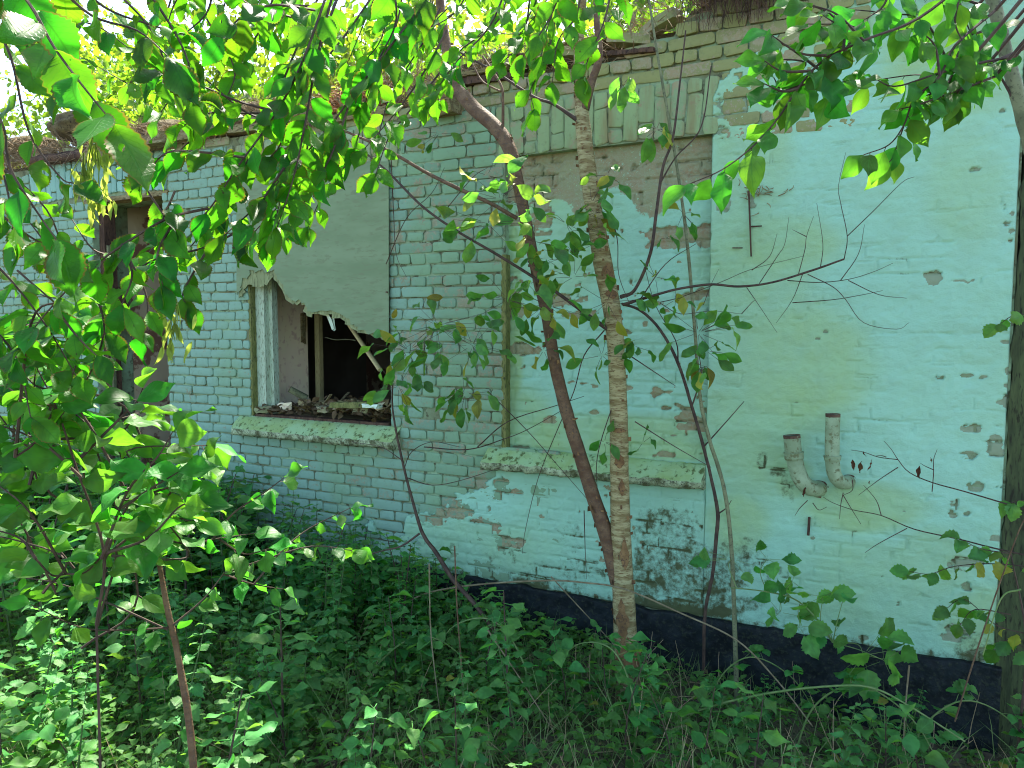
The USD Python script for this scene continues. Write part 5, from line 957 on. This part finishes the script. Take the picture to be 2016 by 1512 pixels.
# long arching canes and stalks
for pts, r, mt, y, lab in (([(790, 1190), (850, 1165), (950, 1150), (1075, 1143), (1150, 1147), (1230, 1160), (1340, 1207), (1450, 1260), (1530, 1340), (1600, 1430)], .006, "cane", -.6, "long brown cane arching across the foot of the forked tree"),
                           ([(1330, 1415), (1420, 1385), (1530, 1362), (1650, 1350), (1720, 1355), (1790, 1390), (1900, 1460)], .006, "stem", -.7, "green cane arching low over the soil below the elbow pipes"),
                           ([(1640, 1265), (1605, 1215), (1565, 1180), (1510, 1165), (1440, 1157)], .005, "stem", -.4, "thin green bramble tip hanging before the mouldy patch of wall"),
                           ([(895, 1075), (900, 1200), (910, 1330), (922, 1520)], .004, "redbark", -1.3, "upright dead stalk standing in front of the nettles"), ([(845, 1110), (848, 1240), (862, 1370), (885, 1520)], .004, "cane", -1.3, "thin dead stalk left of the upright dead stalk"),
                           ([(960, 1240), (1020, 1330), (1090, 1440)], .0045, "cane", -1.2, "straight pale stick leaning in the nettles below the forked tree"), ([(1085, 1135), (1140, 1195), (1210, 1270)], .004, "cane", -.5, "pale straight stick leaning against the tarred base"), ([(32, 1030), (30, 1100), (28, 1180)], .006, "new_wood", -1.6, "sunlit orange stalk at the far side of the dogwood shrub"),
                           ([(1790, 1310), (1782, 1400), (1775, 1520)], .004, "cane", -.6, "pale upright stalk before the tarred base near the corner"), ([(1880, 1420), (1930, 1260), (2000, 1060), (2030, 1000)], .004, "redbark", -.5, "thin straight shoot rising past the timber post"), ([(2010, 1160), (1970, 1180), (1935, 1290)], .004, "stem", -.6, "green shoot bending beside the timber post")):
    P = [W(a, b, y) for a, b in pts]; solo("arching_cane" if len(pts) > 4 else "dead_stalk", tube(P, np.linspace(r, r * .6, len(P)), 6, 6, .05, ru), M[mt], lab, "cane" if len(pts) > 4 else "stalk", 60)
tr = thing("bramble_spray", "hanging bramble spray with lobed leaves in front of the pale wall under the pipes", "bramble", W(1640, 1265, -.4))
frb = Foliage(tr, M["herb"], M["stem"], 83, "bramble")
for q in ((1560, 1145, 4, 30, .075), (1510, 1100, 3, 26, .07), (1620, 1175, 4, 28, .08), (1535, 1205, 4, 30, .08), (1575, 1235, 4, 26, .075), (1660, 1180, 3, 20, .07), (1700, 1290, 6, 60, .09), (1640, 1250, 4, 30, .08), (1440, 1100, 4, 50, .07), (1740, 1300, 5, 40, .085)):
    cluster(frb, q[0], q[1], -.42, q[2], q[3], q[4], .3, (min(max(q[0], 1450), 1640), float(np.interp(q[0], [1440, 1510, 1565, 1605, 1640], [1157, 1165, 1180, 1215, 1265])), -.4))
frb.done()

hb, gb, lt, sk = Batch(), Acc(), Batch(), Acc()
n = 0
while n < 15000:
    x, y = ru.uniform(-7.6, 0.75), ru.uniform(-3.6, -.06); z0 = gz1(x, y); right = sstep(-2.4, -.4, x)
    if not inframe(x, y, z0 + .15) or ru.random() < .62 * right: n += 0.3; continue
    k = ru.random(); n += 1
    lim = height_limit(x, y)[1] if k < .97 else .3
    if k < .52:
        h = min(ru.uniform(.03, .42) * (1 - .55 * right), lim); a = ru.uniform(0, 6.28)
        for _ in range(4): 
            a += 1.6; hb.add((x + ru.normal(0, .02), y + ru.normal(0, .02), z0 + h * ru.uniform(.6, 1)), (math.cos(a), math.sin(a), ru.normal(.0, .25)), np.array([0, 0, 1.0]) + ru.normal(size=3) * .25, ru.uniform(.025, .065))
    elif k < .85:
        for _ in range(3): gb.add(*blade(np.array([x, y, z0]), np.array([ru.normal(0, .5), ru.normal(0, .5), 1.0]), min(ru.uniform(.12, .5), lim + .1), .005, ru.uniform(0, .7), ru))
    elif k < .92: lt.add((x, y, z0 + .015 + ru.random() * .05), rdir(ru) * (1, 1, .2), np.array([0, 0, 1.0]) + rdir(ru) * .5, ru.uniform(.03, .07))
    else:
        d = rdir(ru) * (1, 1, .35) * ru.uniform(.05, .25); sk.add(*tube([(x - d[0], y - d[1], z0 + .02), (x, y, z0 + .05), (x + d[0], y + d[1], z0 + .03 + abs(d[2]))], [.003, .003, .0015], 3, 2))
        if right > .2 or ru.random() < .3:
            e = np.array([ru.normal(0, .12), ru.normal(0, .12), ru.uniform(.12, .42)]); e[2] = min(e[2], lim + .08); sk.add(*tube([(x, y, z0), np.array([x, y, z0]) + e * .5 + rdir(ru) * .02, np.array([x, y, z0]) + e], [.0025, .002, .001], 3, 2))
solo("ground_herbs", hb.get(), M["herb"], "low green weeds covering the ground before the house", "weeds", True, hb.uv(), kind="stuff")
solo("undergrowth_grass", gb.get(), M["stem"], "thin grass blades growing among the nettles", "grass", kind="stuff")
solo("leaf_litter", lt.get(), M["litter"], "dead leaves scattered over the woodland soil", "leaf litter", True, lt.uv(), kind="stuff")
solo("dry_sticks", sk.get(), M["straw"], "thin dry sticks scattered over the woodland soil", "sticks", kind="stuff")
for i, (px, py, y, s) in enumerate([(785, 1245 + 175, -1.3, .07), (830, 1315, -1.0, .05), (895, 1095 + 240, -1.1, .05), (930, 1365, -1.2, .05), (1160, 1385, -1.0, .055), (1750, 1382, -.6, .06), (1630, 1490, -.6, .06), (1650, 1450, -.6, .04), (245, 1300, -1.6, .06), (480, 1270, -1.3, .05), (840, 1390, -1.2, .05), (1965, 1500, -.5, .05)]):
    p = W(px, py, y); p[2] = max(p[2], float(gz(p[0], p[1])) + .04)
    v, f, u = place_leaf("oval", ru, p, rdir(ru) * (1, 1, .2), -FW * .5 + np.array([0, 0, .8]), s, None, 1.3)
    solo("yellow_leaf", (v, f), M["yellow_leaf"], "fallen yellow leaf caught in the undergrowth", "leaf", True, u, "fallen yellow leaves")
